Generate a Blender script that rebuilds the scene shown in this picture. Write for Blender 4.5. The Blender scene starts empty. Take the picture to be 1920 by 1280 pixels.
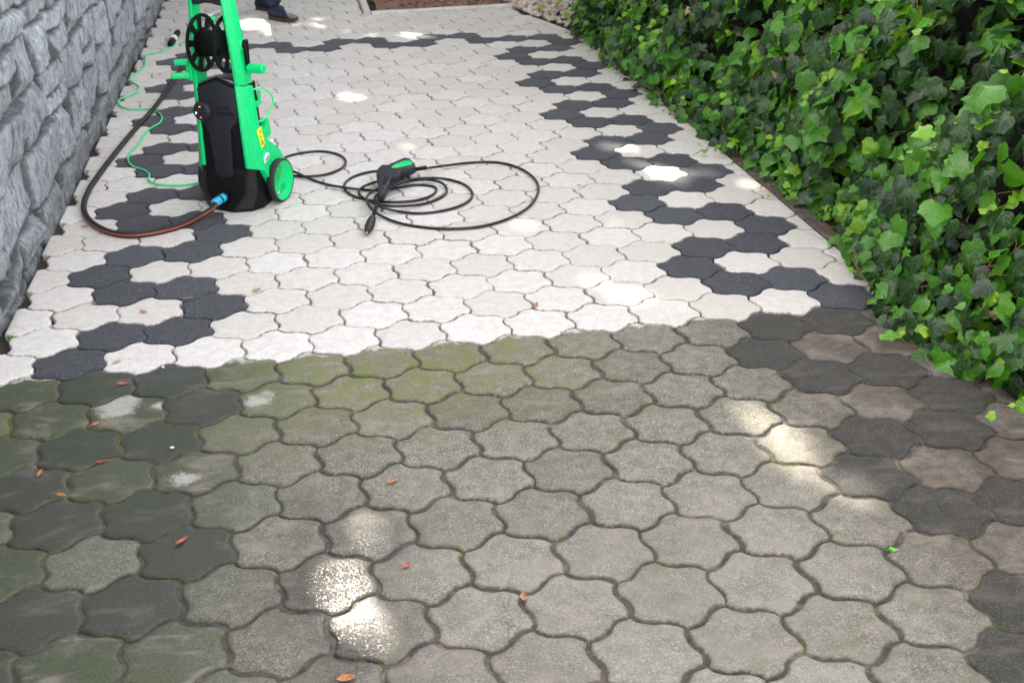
import bpy, bmesh, math, random
import numpy as np
from mathutils import Vector, Matrix, noise as mnoise

random.seed(7)
RNG = np.random.default_rng(7)
scene = bpy.context.scene
COL = scene.collection
rad = math.radians
D = 0.21                      # paver pitch in metres

# ------------------------------------------------------------------ camera
CAM_R = ((0.98428161, -0.17598548, -0.01479274),
         (-0.08827659, -0.41771784, -0.90427819),
         (0.15296064, 0.89137025, -0.42668739))
CAM_C = (-0.37916, -2.24032, 1.62218)
FOC = 2267.883
cd = bpy.data.cameras.new('camera')
cam = bpy.data.objects.new('camera', cd)
COL.objects.link(cam)
r0, r1, r2 = [Vector(v) for v in CAM_R]
m = Matrix((r0, -r1, -r2)).transposed().to_4x4()
m.translation = Vector(CAM_C)
cam.matrix_world = m
cd.sensor_width = 36.0
cd.lens = FOC / 1920 * 36.0
cd.clip_start = 0.05
cd.clip_end = 500
cd.dof.use_dof = True
cd.dof.focus_distance = 3.3
cd.dof.aperture_fstop = 8.5
scene.camera = cam

# ------------------------------------------------------------------ light
SUN_AZ, SUN_EL = 94.5, 36.3          # azimuth counter-clockwise from +X
world = bpy.data.worlds.new('World')
scene.world = world
world.use_nodes = True
wn = world.node_tree
wn.nodes.clear()
wo = wn.nodes.new('ShaderNodeOutputWorld')
wb = wn.nodes.new('ShaderNodeBackground')
sky = wn.nodes.new('ShaderNodeTexSky')
sky.sky_type = 'NISHITA'
sky.sun_disc = False
sky.sun_elevation = rad(SUN_EL)
sky.sun_rotation = rad(90 - SUN_AZ)
sky.altitude = 200
sky.air_density = 1.0
sky.dust_density = 0.8
sky.ozone_density = 1.0
wb.inputs[1].default_value = 0.15
tint = wn.nodes.new('ShaderNodeMix')        # thin high haze: the blue of the sky is a little washed out
tint.data_type = 'RGBA'
tint.blend_type = 'MULTIPLY'
tint.inputs[0].default_value = 1.0
tint.inputs[7].default_value = (1.08, 0.985, 0.90, 1.0)
hz = wn.nodes.new('ShaderNodeHueSaturation')
hz.inputs['Saturation'].default_value = 0.30
wn.links.new(sky.outputs[0], hz.inputs['Color'])
wn.links.new(hz.outputs[0], tint.inputs[6])
wn.links.new(tint.outputs[2], wb.inputs[0])
wn.links.new(wb.outputs[0], wo.inputs[0])

sd = bpy.data.lights.new('sun', 'SUN')
sd.energy = 3.5
sd.angle = rad(0.55)
sd.color = (1.0, 0.90, 0.76)
sun = bpy.data.objects.new('sun', sd)
COL.objects.link(sun)
SUNV = Vector((math.cos(rad(SUN_AZ)) * math.cos(rad(SUN_EL)),
               math.sin(rad(SUN_AZ)) * math.cos(rad(SUN_EL)),
               math.sin(rad(SUN_EL))))
sun.rotation_euler = SUNV.to_track_quat('Z', 'Y').to_euler()
sun.location = SUNV * 20

scene.view_settings.view_transform = 'Standard'
scene.view_settings.look = 'None'
scene.view_settings.gamma = 1.0
scene.view_settings.use_curve_mapping = False
scene.view_settings.exposure = 2.6
scene.render.engine = 'CYCLES'
scene.cycles.max_bounces = 6
scene.cycles.transparent_max_bounces = 8

# ------------------------------------------------------------------ helpers
R_np = np.array(CAM_R)
C_np = np.array(CAM_C)


def g(x, y, z=0.0):
    """a point of the photograph, unprojected onto the level z"""
    d = R_np.T @ np.array([(x - 960) / FOC, (y - 640) / FOC, 1.0])
    t = (z - C_np[2]) / d[2]
    p = C_np + t * d
    return (float(p[0]), float(p[1]), float(z))


def mesh_obj(name, verts, faces, mats, parent=None, smooth=False, midx=None):
    me = bpy.data.meshes.new(name)
    me.from_pydata([tuple(v) for v in verts], [], faces)
    if not isinstance(mats, (list, tuple)):
        mats = [mats]
    for mt in mats:
        me.materials.append(mt)
    if midx is not None:
        me.polygons.foreach_set('material_index', midx)
    if smooth:
        me.polygons.foreach_set('use_smooth', [True] * len(me.polygons))
    me.update()
    o = bpy.data.objects.new(name, me)
    COL.objects.link(o)
    if parent:
        o.parent = parent
    return o


def np_mesh(name, V, F, mats, parent=None, smooth=False):
    """V (n,3) array, F (m,k) int array"""
    me = bpy.data.meshes.new(name)
    n, k = F.shape
    me.vertices.add(len(V))
    me.vertices.foreach_set('co', np.asarray(V, dtype=np.float32).ravel())
    me.loops.add(n * k)
    me.loops.foreach_set('vertex_index', F.astype(np.int32).ravel())
    me.polygons.add(n)
    me.polygons.foreach_set('loop_start', np.arange(0, n * k, k, dtype=np.int32))
    try:
        me.polygons.foreach_set('loop_total', np.full(n, k, dtype=np.int32))
    except Exception:
        pass
    if not isinstance(mats, (list, tuple)):
        mats = [mats]
    for mt in mats:
        me.materials.append(mt)
    me.update(calc_edges=True)
    me.validate()
    if smooth:
        me.polygons.foreach_set('use_smooth', np.ones(len(me.polygons), dtype=bool))
    o = bpy.data.objects.new(name, me)
    COL.objects.link(o)
    if parent:
        o.parent = parent
    return o


def bevel(o, w=0.004, seg=2, ang=30):
    b = o.modifiers.new('bevel', 'BEVEL')
    b.width = w
    b.segments = seg
    b.limit_method = 'ANGLE'
    b.angle_limit = rad(ang)
    b.harden_normals = False
    o.data.polygons.foreach_set('use_smooth', [True] * len(o.data.polygons))
    return o


def empty(name, loc, rz=0.0):
    o = bpy.data.objects.new(name, None)
    o.location = loc
    o.rotation_euler = (0, 0, rz)
    o.empty_display_size = 0.1
    COL.objects.link(o)
    return o


def tag(o, label=None, cat=None, group=None, kind=None):
    if label:
        o['label'] = label
    if cat:
        o['category'] = cat
    if group:
        o['group'] = group
    if kind:
        o['kind'] = kind
    return o


def catmull(pts, sub=10, closed=False):
    P = [Vector(p) for p in pts]
    n = len(P)
    out = []
    for i in range(n - 1):
        p0 = P[i - 1] if i > 0 else P[0] * 2 - P[1]
        p1, p2 = P[i], P[i + 1]
        p3 = P[i + 2] if i + 2 < n else P[-1] * 2 - P[-2]
        for s in range(sub):
            t = s / sub
            out.append(0.5 * ((2 * p1) + (-p0 + p2) * t + (2 * p0 - 5 * p1 + 4 * p2 - p3) * t * t
                              + (-p0 + 3 * p1 - 3 * p2 + p3) * t ** 3))
    out.append(P[-1])
    return out


def tube(name, path, r, mats, parent=None, n=10, cap=True, stripe=None, twist=0.0, radii=None):
    """sweep a circle along a path; stripe = function(side, ring) -> material index"""
    V, F, MI = [], [], []
    up = Vector((0, 0, 1))
    m_ = len(path)
    prev = None
    for i, p in enumerate(path):
        a = path[max(i - 1, 0)]
        b = path[min(i + 1, m_ - 1)]
        t = (b - a)
        if t.length < 1e-9:
            t = Vector((1, 0, 0))
        t.normalize()
        if prev is None:
            u = up - t * up.dot(t)
            if u.length < 1e-3:
                u = Vector((1, 0, 0)) - t * t.x
        else:
            u = prev - t * prev.dot(t)
        u.normalize()
        prev = u
        w = t.cross(u)
        rr = radii[i] if radii else r
        for k in range(n):
            an = 2 * math.pi * k / n + twist * i
            V.append(p + (u * math.cos(an) + w * math.sin(an)) * rr)
    for i in range(m_ - 1):
        for k in range(n):
            k2 = (k + 1) % n
            F.append((i * n + k, i * n + k2, (i + 1) * n + k2, (i + 1) * n + k))
            MI.append(stripe(k, i) if stripe else 0)
    if cap:
        F.append(tuple(reversed(range(n))))
        MI.append(0)
        F.append(tuple((m_ - 1) * n + k for k in range(n)))
        MI.append(0)
    o = mesh_obj(name, V, F, mats, parent, smooth=True, midx=MI)
    return o


def lathe(name, prof, mat, parent=None, n=32, axis='X', origin=(0, 0, 0), smooth=True, closed=False):
    """prof = [(along axis, radius)]"""
    V, F = [], []
    for a, r in prof:
        for k in range(n):
            t = 2 * math.pi * k / n
            c, s = r * math.cos(t), r * math.sin(t)
            if axis == 'X':
                V.append((origin[0] + a, origin[1] + c, origin[2] + s))
            elif axis == 'Y':
                V.append((origin[0] + c, origin[1] + a, origin[2] + s))
            else:
                V.append((origin[0] + c, origin[1] + s, origin[2] + a))
    mm = len(prof)
    for i in range(mm - 1 if not closed else mm):
        for k in range(n):
            k2 = (k + 1) % n
            j = (i + 1) % mm
            F.append((i * n + k, i * n + k2, j * n + k2, j * n + k))
    if not closed:
        F.append(tuple(reversed(range(n))))
        F.append(tuple((mm - 1) * n + k for k in range(n)))
    o = mesh_obj(name, V, F, mat, parent, smooth=smooth)
    bm = bmesh.new()
    bm.from_mesh(o.data)
    bmesh.ops.recalc_face_normals(bm, faces=bm.faces)
    bm.to_mesh(o.data)
    bm.free()
    return o


def prism(name, poly, lo, hi, mat, parent=None, axis='Y', bev=0.0, seg=2):
    """poly in the two other axes, extruded along axis from lo to hi"""
    V = []
    for val in (lo, hi):
        for a, b in poly:
            if axis == 'Y':
                V.append((a, val, b))
            elif axis == 'X':
                V.append((val, a, b))
            else:
                V.append((a, b, val))
    n = len(poly)
    F = [tuple(range(n)), tuple(reversed(range(n, 2 * n)))]
    for k in range(n):
        k2 = (k + 1) % n
        F.append((k, n + k, n + k2, k2))
    o = mesh_obj(name, V, F, mat, parent)
    bm = bmesh.new()
    bm.from_mesh(o.data)
    bmesh.ops.recalc_face_normals(bm, faces=bm.faces)
    bm.to_mesh(o.data)
    bm.free()
    if bev:
        bevel(o, bev, seg)
    return o


def hexa(name, b, t, mat, parent=None, bev=0.0):
    """eight corners: b and t are four points each"""
    V = list(b) + list(t)
    F = [(0, 3, 2, 1), (4, 5, 6, 7), (0, 1, 5, 4), (1, 2, 6, 5), (2, 3, 7, 6), (3, 0, 4, 7)]
    o = mesh_obj(name, V, F, mat, parent)
    bm = bmesh.new()
    bm.from_mesh(o.data)
    bmesh.ops.recalc_face_normals(bm, faces=bm.faces)
    bm.to_mesh(o.data)
    bm.free()
    if bev:
        bevel(o, bev)
    return o


# ------------------------------------------------------------------ materials
class NB:
    """small node builder"""

    def __init__(self, name):
        self.m = bpy.data.materials.new(name)
        self.m.use_nodes = True
        self.t = self.m.node_tree
        self.t.nodes.clear()
        self.out = self.t.nodes.new('ShaderNodeOutputMaterial')
        self.bs = self.t.nodes.new('ShaderNodeBsdfPrincipled')
        self.t.links.new(self.bs.outputs[0], self.out.inputs[0])

    def new(self, typ, **kw):
        n = self.t.nodes.new(typ)
        for k, v in kw.items():
            setattr(n, k, v)
        return n

    def link(self, a, b):
        self.t.links.new(a, b)

    def setv(self, sock, v):
        if hasattr(v, 'is_output') or isinstance(v, bpy.types.NodeSocket):
            self.link(v, sock)
        else:
            sock.default_value = v

    def math(self, op, a, b=0.0, c=None, clamp=False):
        n = self.new('ShaderNodeMath', operation=op)
        n.use_clamp = clamp
        self.setv(n.inputs[0], a)
        self.setv(n.inputs[1], b)
        if c is not None:
            self.setv(n.inputs[2], c)
        return n.outputs[0]

    def mix(self, f, a, b, mode='MIX'):
        n = self.new('ShaderNodeMix', data_type='RGBA', blend_type=mode)
        self.setv(n.inputs[0], f)
        for s, v in ((n.inputs[6], a), (n.inputs[7], b)):
            if isinstance(v, tuple):
                v = (*v, 1.0)[:4]
            self.setv(s, v)
        return n.outputs[2]

    def noise(self, scale, detail=4.0, rough=0.55, vec=None, dist=0.0, dim='3D'):
        n = self.new('ShaderNodeTexNoise', noise_dimensions=dim)
        n.inputs['Scale'].default_value = scale
        n.inputs['Detail'].default_value = detail
        n.inputs['Roughness'].default_value = rough
        n.inputs['Distortion'].default_value = dist
        if vec is not None:
            self.link(vec, n.inputs['Vector'])
        return n.outputs[0]

    def ramp(self, f, lo, hi, a=0.0, b=1.0, smooth=True):
        n = self.new('ShaderNodeMapRange')
        n.interpolation_type = 'SMOOTHSTEP' if smooth else 'LINEAR'
        self.setv(n.inputs[0], f)
        n.inputs[1].default_value = lo
        n.inputs[2].default_value = hi
        n.inputs[3].default_value = a
        n.inputs[4].default_value = b
        return n.outputs[0]

    def pos(self):
        return self.new('ShaderNodeNewGeometry').outputs['Position']

    def mapping(self, vec, scale=(1, 1, 1), rot=(0, 0, 0), loc=(0, 0, 0)):
        n = self.new('ShaderNodeMapping')
        n.inputs['Scale'].default_value = scale
        n.inputs['Rotation'].default_value = rot
        n.inputs['Location'].default_value = loc
        self.link(vec, n.inputs['Vector'])
        return n.outputs[0]

    def attr(self, name):
        n = self.new('ShaderNodeAttribute', attribute_type='GEOMETRY', attribute_name=name)
        return n

    def bump(self, h, strength=0.3, dist=0.01, normal=None):
        n = self.new('ShaderNodeBump')
        self.setv(n.inputs['Strength'], strength)
        n.inputs['Distance'].default_value = dist
        self.setv(n.inputs['Height'], h)
        if normal is not None:
            self.link(normal, n.inputs['Normal'])
        return n.outputs[0]

    def base(self, v):
        self.setv(self.bs.inputs['Base Color'], (*v, 1.0)[:4] if isinstance(v, tuple) else v)

    def rough(self, v):
        self.setv(self.bs.inputs['Roughness'], v)

    def normal(self, v):
        self.link(v, self.bs.inputs['Normal'])


def plastic(name, col, rough=0.4, bump=0.05, scale=900, var=0.06, spec=0.45):
    b = NB(name)
    n = b.noise(14, 4)
    c2 = tuple(min(1, c * (1 + 3 * var)) for c in col)
    b.base(b.mix(b.ramp(n, 0.35, 0.7), col, c2))
    b.rough(b.ramp(b.noise(30, 5), 0.3, 0.7, rough - 0.06, rough + 0.08))
    b.bs.inputs['Specular IOR Level'].default_value = spec
    b.normal(b.bump(b.noise(scale, 2), bump, 0.001))
    return b.m


M = {}
M['green'] = plastic('green_plastic', (0.0, 0.62, 0.19), 0.42)
M['green_dark'] = plastic('deep_green_plastic', (0.0, 0.42, 0.10), 0.4)
M['black'] = plastic('black_plastic', (0.004, 0.004, 0.005), 0.5, bump=0.15, spec=0.22)
M['panel'] = plastic('charcoal_plastic', (0.012, 0.014, 0.021), 0.55, bump=0.2)
M['gloss'] = plastic('glossy_grey_plastic', (0.05, 0.055, 0.065), 0.25)
M['rubber'] = plastic('rubber', (0.016, 0.016, 0.018), 0.55, bump=0.2)
M['hose_black'] = plastic('black_hose', (0.006, 0.007, 0.009), 0.30, bump=0.1)
M['hose_grey'] = plastic('garden_hose_black', (0.014, 0.014, 0.016), 0.62, bump=0.25, scale=500)
M['hose_orange'] = plastic('garden_hose_orange', (0.34, 0.055, 0.025), 0.42)
M['cable'] = plastic('green_cable', (0.05, 0.72, 0.26), 0.4)
M['blue'] = plastic('blue_plastic', (0.03, 0.42, 0.62), 0.35)
M['white'] = plastic('white_plastic', (0.75, 0.76, 0.8), 0.35)
M['red'] = plastic('red_plastic', (0.75, 0.07, 0.04), 0.35)
M['yellow'] = plastic('yellow_label', (0.85, 0.72, 0.02), 0.4)
M['ink'] = plastic('black_ink', (0.01, 0.01, 0.01), 0.5)
M['etched'] = plastic('etched_black', (0.003, 0.003, 0.004), 0.7)
mt = NB('polished_metal')
mt.base((0.62, 0.62, 0.6))
mt.bs.inputs['Metallic'].default_value = 1.0
mt.rough(b_ := mt.ramp(mt.noise(60, 3), 0.3, 0.7, 0.2, 0.35))
M['metal'] = mt.m


def emitter(name, col, s):
    b = NB(name)
    b.base((0.05, 0.05, 0.05))
    b.bs.inputs['Emission Color'].default_value = (*col, 1)
    b.bs.inputs['Emission Strength'].default_value = s
    return b.m


M['led_white'] = emitter('lit_white_led', (0.55, 0.62, 1.0), 1.1)
M['led_red'] = emitter('lit_red_led', (1.0, 0.03, 0.05), 0.6)
M['led_orange'] = emitter('lit_orange_led', (1.0, 0.3, 0.06), 0.6)
M['display'] = plastic('dark_display', (0.012, 0.014, 0.026), 0.2)


def stain_nodes(b, P):
    """masks over the ground shared by the pavers and their joints"""
    sep = b.new('ShaderNodeSeparateXYZ')
    b.link(P, sep.inputs[0])
    X, Y = sep.outputs[0], sep.outputs[1]
    left = b.ramp(X, 0.0, -1.0)
    left_near = b.math('MULTIPLY', left, 1.0)
    right = b.ramp(X, 0.65, 1.25)
    band = b.math('MULTIPLY', b.ramp(Y, 0.45, 1.0), b.ramp(X, 0.7, -0.1))
    return X, Y, left_near, right, band


# --- pavers
def paver_material():
    b = NB('paver_concrete')
    P = b.pos()
    A = b.attr('pav')
    sp = b.new('ShaderNodeSeparateColor')
    b.link(A.outputs['Color'], sp.inputs[0])
    dark, dirty, rnd = sp.outputs[0], sp.outputs[1], sp.outputs[2]
    wet = A.outputs['Alpha']
    A2 = b.attr('pav2')
    sp2 = b.new('ShaderNodeSeparateColor')
    b.link(A2.outputs['Color'], sp2.inputs[0])
    rim, rnd2, cleanp = sp2.outputs[0], sp2.outputs[1], sp2.outputs[2]
    X, Y, left, right, band = stain_nodes(b, P)
    fine = b.noise(300, 3, 0.75, P)
    grain = b.noise(135, 4, 0.8, P)
    mid = b.noise(28, 5, 0.6, P)
    big = b.noise(6.5, 4, 0.6, P)
    # clean light concrete
    lt = b.mix(b.ramp(mid, 0.3, 0.72), (0.76, 0.745, 0.725), (0.62, 0.60, 0.575))
    lt = b.mix(b.ramp(X, -0.2, 1.0), lt, b.mix(0.35, lt, (0.60, 0.54, 0.46)))
    lt = b.mix(b.math('MULTIPLY', b.ramp(rnd, 0.0, 1.0), 0.42), lt, (0.50, 0.47, 0.42))
    pits = b.ramp(b.noise(230, 2, 0.5, P), 0.60, 0.68)
    lt = b.mix(b.math('MULTIPLY', pits, 0.55), lt, (0.20, 0.18, 0.16))
    # faint grey scuffs left on the washed stones
    scf = b.ramp(b.noise(16, 6, 0.72, b.mapping(P, (1, 1.8, 1), (0, 0, 0.5))), 0.56, 0.75)
    lt = b.mix(b.math('MULTIPLY', b.ramp(fine, 0.48, 0.38), 0.42), lt, (0.36, 0.34, 0.31))
    lt = b.mix(b.math('MULTIPLY', scf, 0.33), lt, (0.33, 0.31, 0.28))
    rimline = b.math('MULTIPLY', b.ramp(rim, 0.45, 1.0), b.ramp(b.noise(60, 3, 0.6, P), 0.40, 0.62))
    lt = b.mix(b.math('MULTIPLY', rimline, 0.75), lt, (0.16, 0.15, 0.12))
    # clean dark concrete
    dk = b.mix(b.ramp(mid, 0.3, 0.7), (0.028, 0.031, 0.041), (0.047, 0.051, 0.066))
    dk = b.mix(b.ramp(rnd, 0.3, 1.0), dk, b.mix(0.4, dk, (0.075, 0.08, 0.10)))
    spk = b.ramp(b.noise(210, 2, 0.6, P), 0.60, 0.66)
    dk = b.mix(b.math('MULTIPLY', spk, 0.6), dk, (0.30, 0.29, 0.30))
    dk = b.mix(b.math('MULTIPLY', scf, 0.35), dk, (0.13, 0.14, 0.165))
    clean = b.mix(dark, lt, dk)
    # unwashed light concrete
    gy = b.mix(b.ramp(mid, 0.28, 0.72), (0.118, 0.112, 0.088), (0.275, 0.262, 0.228))
    gy = b.mix(b.math('MULTIPLY', b.ramp(grain, 0.50, 0.60), 0.72), gy, (0.43, 0.41, 0.36))
    gy = b.mix(b.math('MULTIPLY', b.ramp(fine, 0.50, 0.41), 0.9), gy, (0.050, 0.047, 0.034))
    gy = b.mix(b.math('MULTIPLY', b.ramp(b.noise(18, 6, 0.7, P), 0.50, 0.66), 0.55), gy, (0.10, 0.10, 0.068))
    lich = b.ramp(b.noise(9, 5, 0.65, P), 0.45, 0.65)
    gy = b.mix(b.math('MULTIPLY', lich, 0.36), gy, (0.165, 0.175, 0.105))
    mossf = b.math('MULTIPLY', b.ramp(b.noise(13, 5, 0.7, P), 0.32, 0.62), band)
    gy = b.mix(b.math('MULTIPLY', mossf, 0.88), gy, (0.150, 0.170, 0.050))
    # unwashed dark concrete
    dd = b.mix(b.ramp(mid, 0.3, 0.7), (0.022, 0.024, 0.022), (0.040, 0.042, 0.038))
    dd = b.mix(b.math('MULTIPLY', spk, 0.5), dd, (0.22, 0.21, 0.2))
    dirtc = b.mix(dark, gy, dd)
    lite = b.math('MULTIPLY', b.math('MULTIPLY', b.ramp(Y, 0.7, -0.1), b.ramp(X, -0.45, 0.0)), b.ramp(X, 1.0, 0.6))
    gy = b.mix(b.math('MULTIPLY', lite, b.ramp(big, 0.3, 0.6, 0.10, 0.38)), gy, (0.33, 0.32, 0.285))
    gy = b.mix(b.math('MULTIPLY', b.ramp(rnd, 0.45, 1.0), 0.42), gy, b.mix(1.0, gy, (0.55, 0.54, 0.50), 'MULTIPLY'))
    dirtc = b.mix(dark, gy, dd)
    # algae on the left, brown silt on the right
    alg = b.math('MULTIPLY', b.ramp(X, -0.30, -0.85), b.ramp(big, 0.22, 0.48))
    alg = b.math('MULTIPLY', alg, b.ramp(rnd2, 0.10, 0.70, 0.50, 1.0))
    algc = b.mix(b.ramp(fine, 0.35, 0.7), (0.026, 0.036, 0.017), (0.075, 0.092, 0.048))
    dirtc = b.mix(alg, dirtc, b.mix(dark, algc, b.mix(0.6, algc, (0.015, 0.022, 0.016))))
    brn = b.mix(b.ramp(mid, 0.3, 0.7), (0.062, 0.046, 0.036), (0.125, 0.096, 0.078))
    dirtc = b.mix(b.math('MULTIPLY', b.math('MULTIPLY', right, b.ramp(big, 0.35, 0.55, 0.5, 0.95)),
                         b.math('SUBTRACT', 1.0, b.math('MULTIPLY', dark, 0.75))), dirtc, brn)
    # dried silt smears dragged over stones and joints
    sm = b.noise(5.5, 6, 0.62, b.mapping(P, (1, 2.2, 1), (0, 0, -0.55)), 0.6)
    smf = b.ramp(sm, 0.52, 0.68)
    dirtc = b.mix(b.math('MULTIPLY', b.math('MULTIPLY', smf, 0.5), b.math('SUBTRACT', 1.0, b.math('MULTIPLY', dark, 0.65))), dirtc, (0.27, 0.225, 0.20))
    # moss and dark rot gathering along the worn rim
    rimd = b.math('MULTIPLY', b.ramp(rim, 0.25, 1.0), b.ramp(b.noise(75, 4, 0.7, P), 0.36, 0.56))
    rimc = b.mix(b.ramp(b.noise(8, 3, 0.6, P), 0.46, 0.62), (0.055, 0.052, 0.042), (0.085, 0.10, 0.035))
    dirtc = b.mix(b.math('MULTIPLY', rimd, 0.8), dirtc, rimc)
    # washed patches with a broken edge
    cp = b.ramp(b.math('ADD', b.math('ADD', cleanp, b.math('MULTIPLY', b.math('SUBTRACT', mid, 0.5), 0.9)), b.math('MULTIPLY', b.math('SUBTRACT', grain, 0.5), 1.1)), 0.38, 0.85)
    cp = b.math('MULTIPLY', cp, 0.5)
    edge = b.ramp(b.math('ADD', Y, b.math('ADD', b.math('MULTIPLY', b.math('SUBTRACT', mid, 0.5), 0.12), b.math('MULTIPLY', b.math('SUBTRACT', grain, 0.5), 0.05))), 1.165, 1.195)
    cp = b.math('MAXIMUM', cp, b.math('MULTIPLY', edge, 0.8))
    dfac = b.math('MULTIPLY', dirty, b.math('SUBTRACT', 1.0, cp))
    col = b.mix(dfac, clean, dirtc)
    wd = wet
    col = b.mix(wd, col, b.mix(1.0, col, (0.34, 0.34, 0.35), 'MULTIPLY'))
    b.base(col)
    # damp film: gloss follows the water
    wn_ = b.math('MULTIPLY', wet, b.ramp(b.noise(22, 4, 0.6, P), 0.25, 0.5, 0.85, 1.0))
    dry = b.ramp(mid, 0.3, 0.7, 0.82, 0.95)
    damp = b.math('MULTIPLY', b.math('MULTIPLY', dirty, left), 0.28)
    ro = b.math('SUBTRACT', dry, damp)
    ro = b.math('ADD', b.math('MULTIPLY', ro, b.math('SUBTRACT', 1.0, wn_)), b.math('MULTIPLY', wn_, 0.11))
    b.rough(ro)
    b.bs.inputs['Sheen Weight'].default_value = 0.10
    b.bs.inputs['Sheen Roughness'].default_value = 0.45
    b.bs.inputs['Specular IOR Level'].default_value = 0.4
    h = b.math('ADD', b.math('MULTIPLY', fine, 0.6), b.math('MULTIPLY', grain, 1.2))
    n1 = b.bump(h, b.math('SUBTRACT', 0.42, b.math('MULTIPLY', wet, 0.40)), 0.0014)
    h2 = b.noise(150, 2, 0.5, P, 0.3)
    n2 = b.bump(h2, b.math('MULTIPLY', wet, 1.0), 0.0042, n1)
    b.normal(n2)
    return b.m


M['paver'] = paver_material()


def joint_material():
    b = NB('joint_soil')
    P = b.pos()
    X, Y, left, right, band = stain_nodes(b, P)
    c = b.mix(b.ramp(b.noise(35, 5, 0.65, P), 0.3, 0.7), (0.032, 0.029, 0.025), (0.085, 0.077, 0.066))
    c = b.mix(b.math('MULTIPLY', b.ramp(b.noise(260, 2, 0.6, P), 0.55, 0.75), 0.5), c, (0.18, 0.17, 0.15))
    sm = b.noise(5.5, 6, 0.62, b.mapping(P, (1, 2.2, 1), (0, 0, -0.55)), 0.6)
    dz = b.ramp(Y, 1.35, 1.05)
    c = b.mix(b.math('MULTIPLY', b.math('MULTIPLY', b.ramp(sm, 0.53, 0.70), 0.8), dz), c, (0.24, 0.20, 0.175))
    mo = b.math('MULTIPLY', b.ramp(b.noise(9, 4, 0.6, P), 0.50, 0.62), b.math('ADD', b.math('MULTIPLY', band, 0.85), 0.10))
    mo2 = b.math('ADD', mo, b.math('MULTIPLY', b.ramp(b.noise(11, 3, 0.6, b.mapping(P, loc=(5, 2, 0))), 0.60, 0.66), 0.7), clamp=True)
    mo2 = b.math('MULTIPLY', mo2, dz)
    mc = b.mix(b.ramp(b.noise(150, 3, 0.6, P), 0.35, 0.65), (0.035, 0.05, 0.008), (0.14, 0.18, 0.02))
    c = b.mix(mo2, c, mc)
    b.base(c)
    b.rough(0.85)
    b.normal(b.bump(b.noise(180, 4, 0.7, P), 0.9, 0.004))
    return b.m


M['joint'] = joint_material()


def stone_material():
    b = NB('split_stone')
    P = b.pos()
    A = b.attr('stone')
    sp = b.new('ShaderNodeSeparateColor')
    b.link(A.outputs['Color'], sp.inputs[0])
    rnd, joint, hgt = sp.outputs[0], sp.outputs[1], sp.outputs[2]
    n1 = b.noise(7, 6, 0.65, P)
    n2 = b.noise(38, 6, 0.7, P)
    n3 = b.noise(160, 3, 0.7, P)
    c = b.mix(b.ramp(n1, 0.3, 0.7), (0.31, 0.365, 0.43), (0.55, 0.615, 0.69))
    c = b.mix(b.math('MULTIPLY', b.ramp(n2, 0.38, 0.68), 0.6), c, (0.78, 0.83, 0.88))
    c = b.mix(b.math('MULTIPLY', b.ramp(b.noise(16, 6, 0.78, b.mapping(P, (1, 1.6, 0.7))), 0.48, 0.62), 0.65), c, (0.065, 0.075, 0.095))
    c = b.mix(b.math('MULTIPLY', rnd, 0.35), c, (0.24, 0.27, 0.29))
    c = b.mix(b.math('MULTIPLY', b.ramp(n3, 0.6, 0.72), 0.30), c, (0.72, 0.74, 0.74))
    c = b.mix(b.math('MULTIPLY', b.ramp(n3, 0.42, 0.32), 0.4), c, (0.08, 0.085, 0.09))
    c = b.mix(b.math('MULTIPLY', joint, 0.85), c, (0.060, 0.068, 0.078))
    sep = b.new('ShaderNodeSeparateXYZ')
    b.link(P, sep.inputs[0])
    # splash soiling at the foot of the wall
    soil = b.math('MULTIPLY', b.ramp(sep.outputs[2], 0.22, 0.0), b.ramp(n1, 0.30, 0.60))
    c = b.mix(b.math('MULTIPLY', soil, 0.65), c, (0.085, 0.082, 0.065))
    b.base(c)
    b.rough(b.ramp(n2, 0.3, 0.7, 0.62, 0.85))
    h = b.math('ADD', b.math('MULTIPLY', n2, 1.5), b.math('MULTIPLY', n3, 0.5))
    h = b.math('ADD', h, b.math('MULTIPLY', b.noise(24, 5, 0.7, b.mapping(P, (1, 1.5, 0.45)), 1.2), 2.0))
    b.normal(b.bump(h, 0.9, 0.016))
    return b.m


M['stone'] = stone_material()


def soil_material(name, a, c2, scale=30, bump=0.01):
    b = NB(name)
    P = b.pos()
    c = b.mix(b.ramp(b.noise(scale, 6, 0.7, P), 0.3, 0.7), a, c2)
    c = b.mix(b.math('MULTIPLY', b.ramp(b.noise(scale * 6, 3, 0.7, P), 0.55, 0.7), 0.5), c, tuple(min(1, x * 2.2) for x in c2))
    b.base(c)
    b.rough(0.92)
    b.normal(b.bump(b.noise(scale * 3, 5, 0.7, P), 0.8, bump))
    return b.m


M['soil'] = soil_material('dark_soil', (0.018, 0.013, 0.010), (0.06, 0.044, 0.034))
M['gap_shade'] = soil_material('ivy_gap_shade', (0.004, 0.0035, 0.003), (0.012, 0.010, 0.008))  # colour stands in for the deep shade between ivy leaves
M['mulch'] = soil_material('bark_mulch', (0.14, 0.075, 0.058), (0.36, 0.21, 0.165), 18, 0.02)
M['ground'] = soil_material('bare_ground', (0.06, 0.05, 0.04), (0.13, 0.11, 0.085), 4, 0.02)
M['kerb'] = soil_material('kerb_concrete', (0.52, 0.50, 0.46), (0.68, 0.66, 0.63), 12, 0.003)
M['kerb_dark'] = soil_material('mossy_kerb', (0.055, 0.045, 0.038), (0.15, 0.12, 0.10), 12, 0.004)
M['bark'] = soil_material('tree_bark', (0.06, 0.045, 0.032), (0.15, 0.115, 0.085), 14, 0.02)
M['stem'] = soil_material('brown_stem', (0.10, 0.055, 0.03), (0.25, 0.15, 0.08), 40, 0.002)


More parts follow.
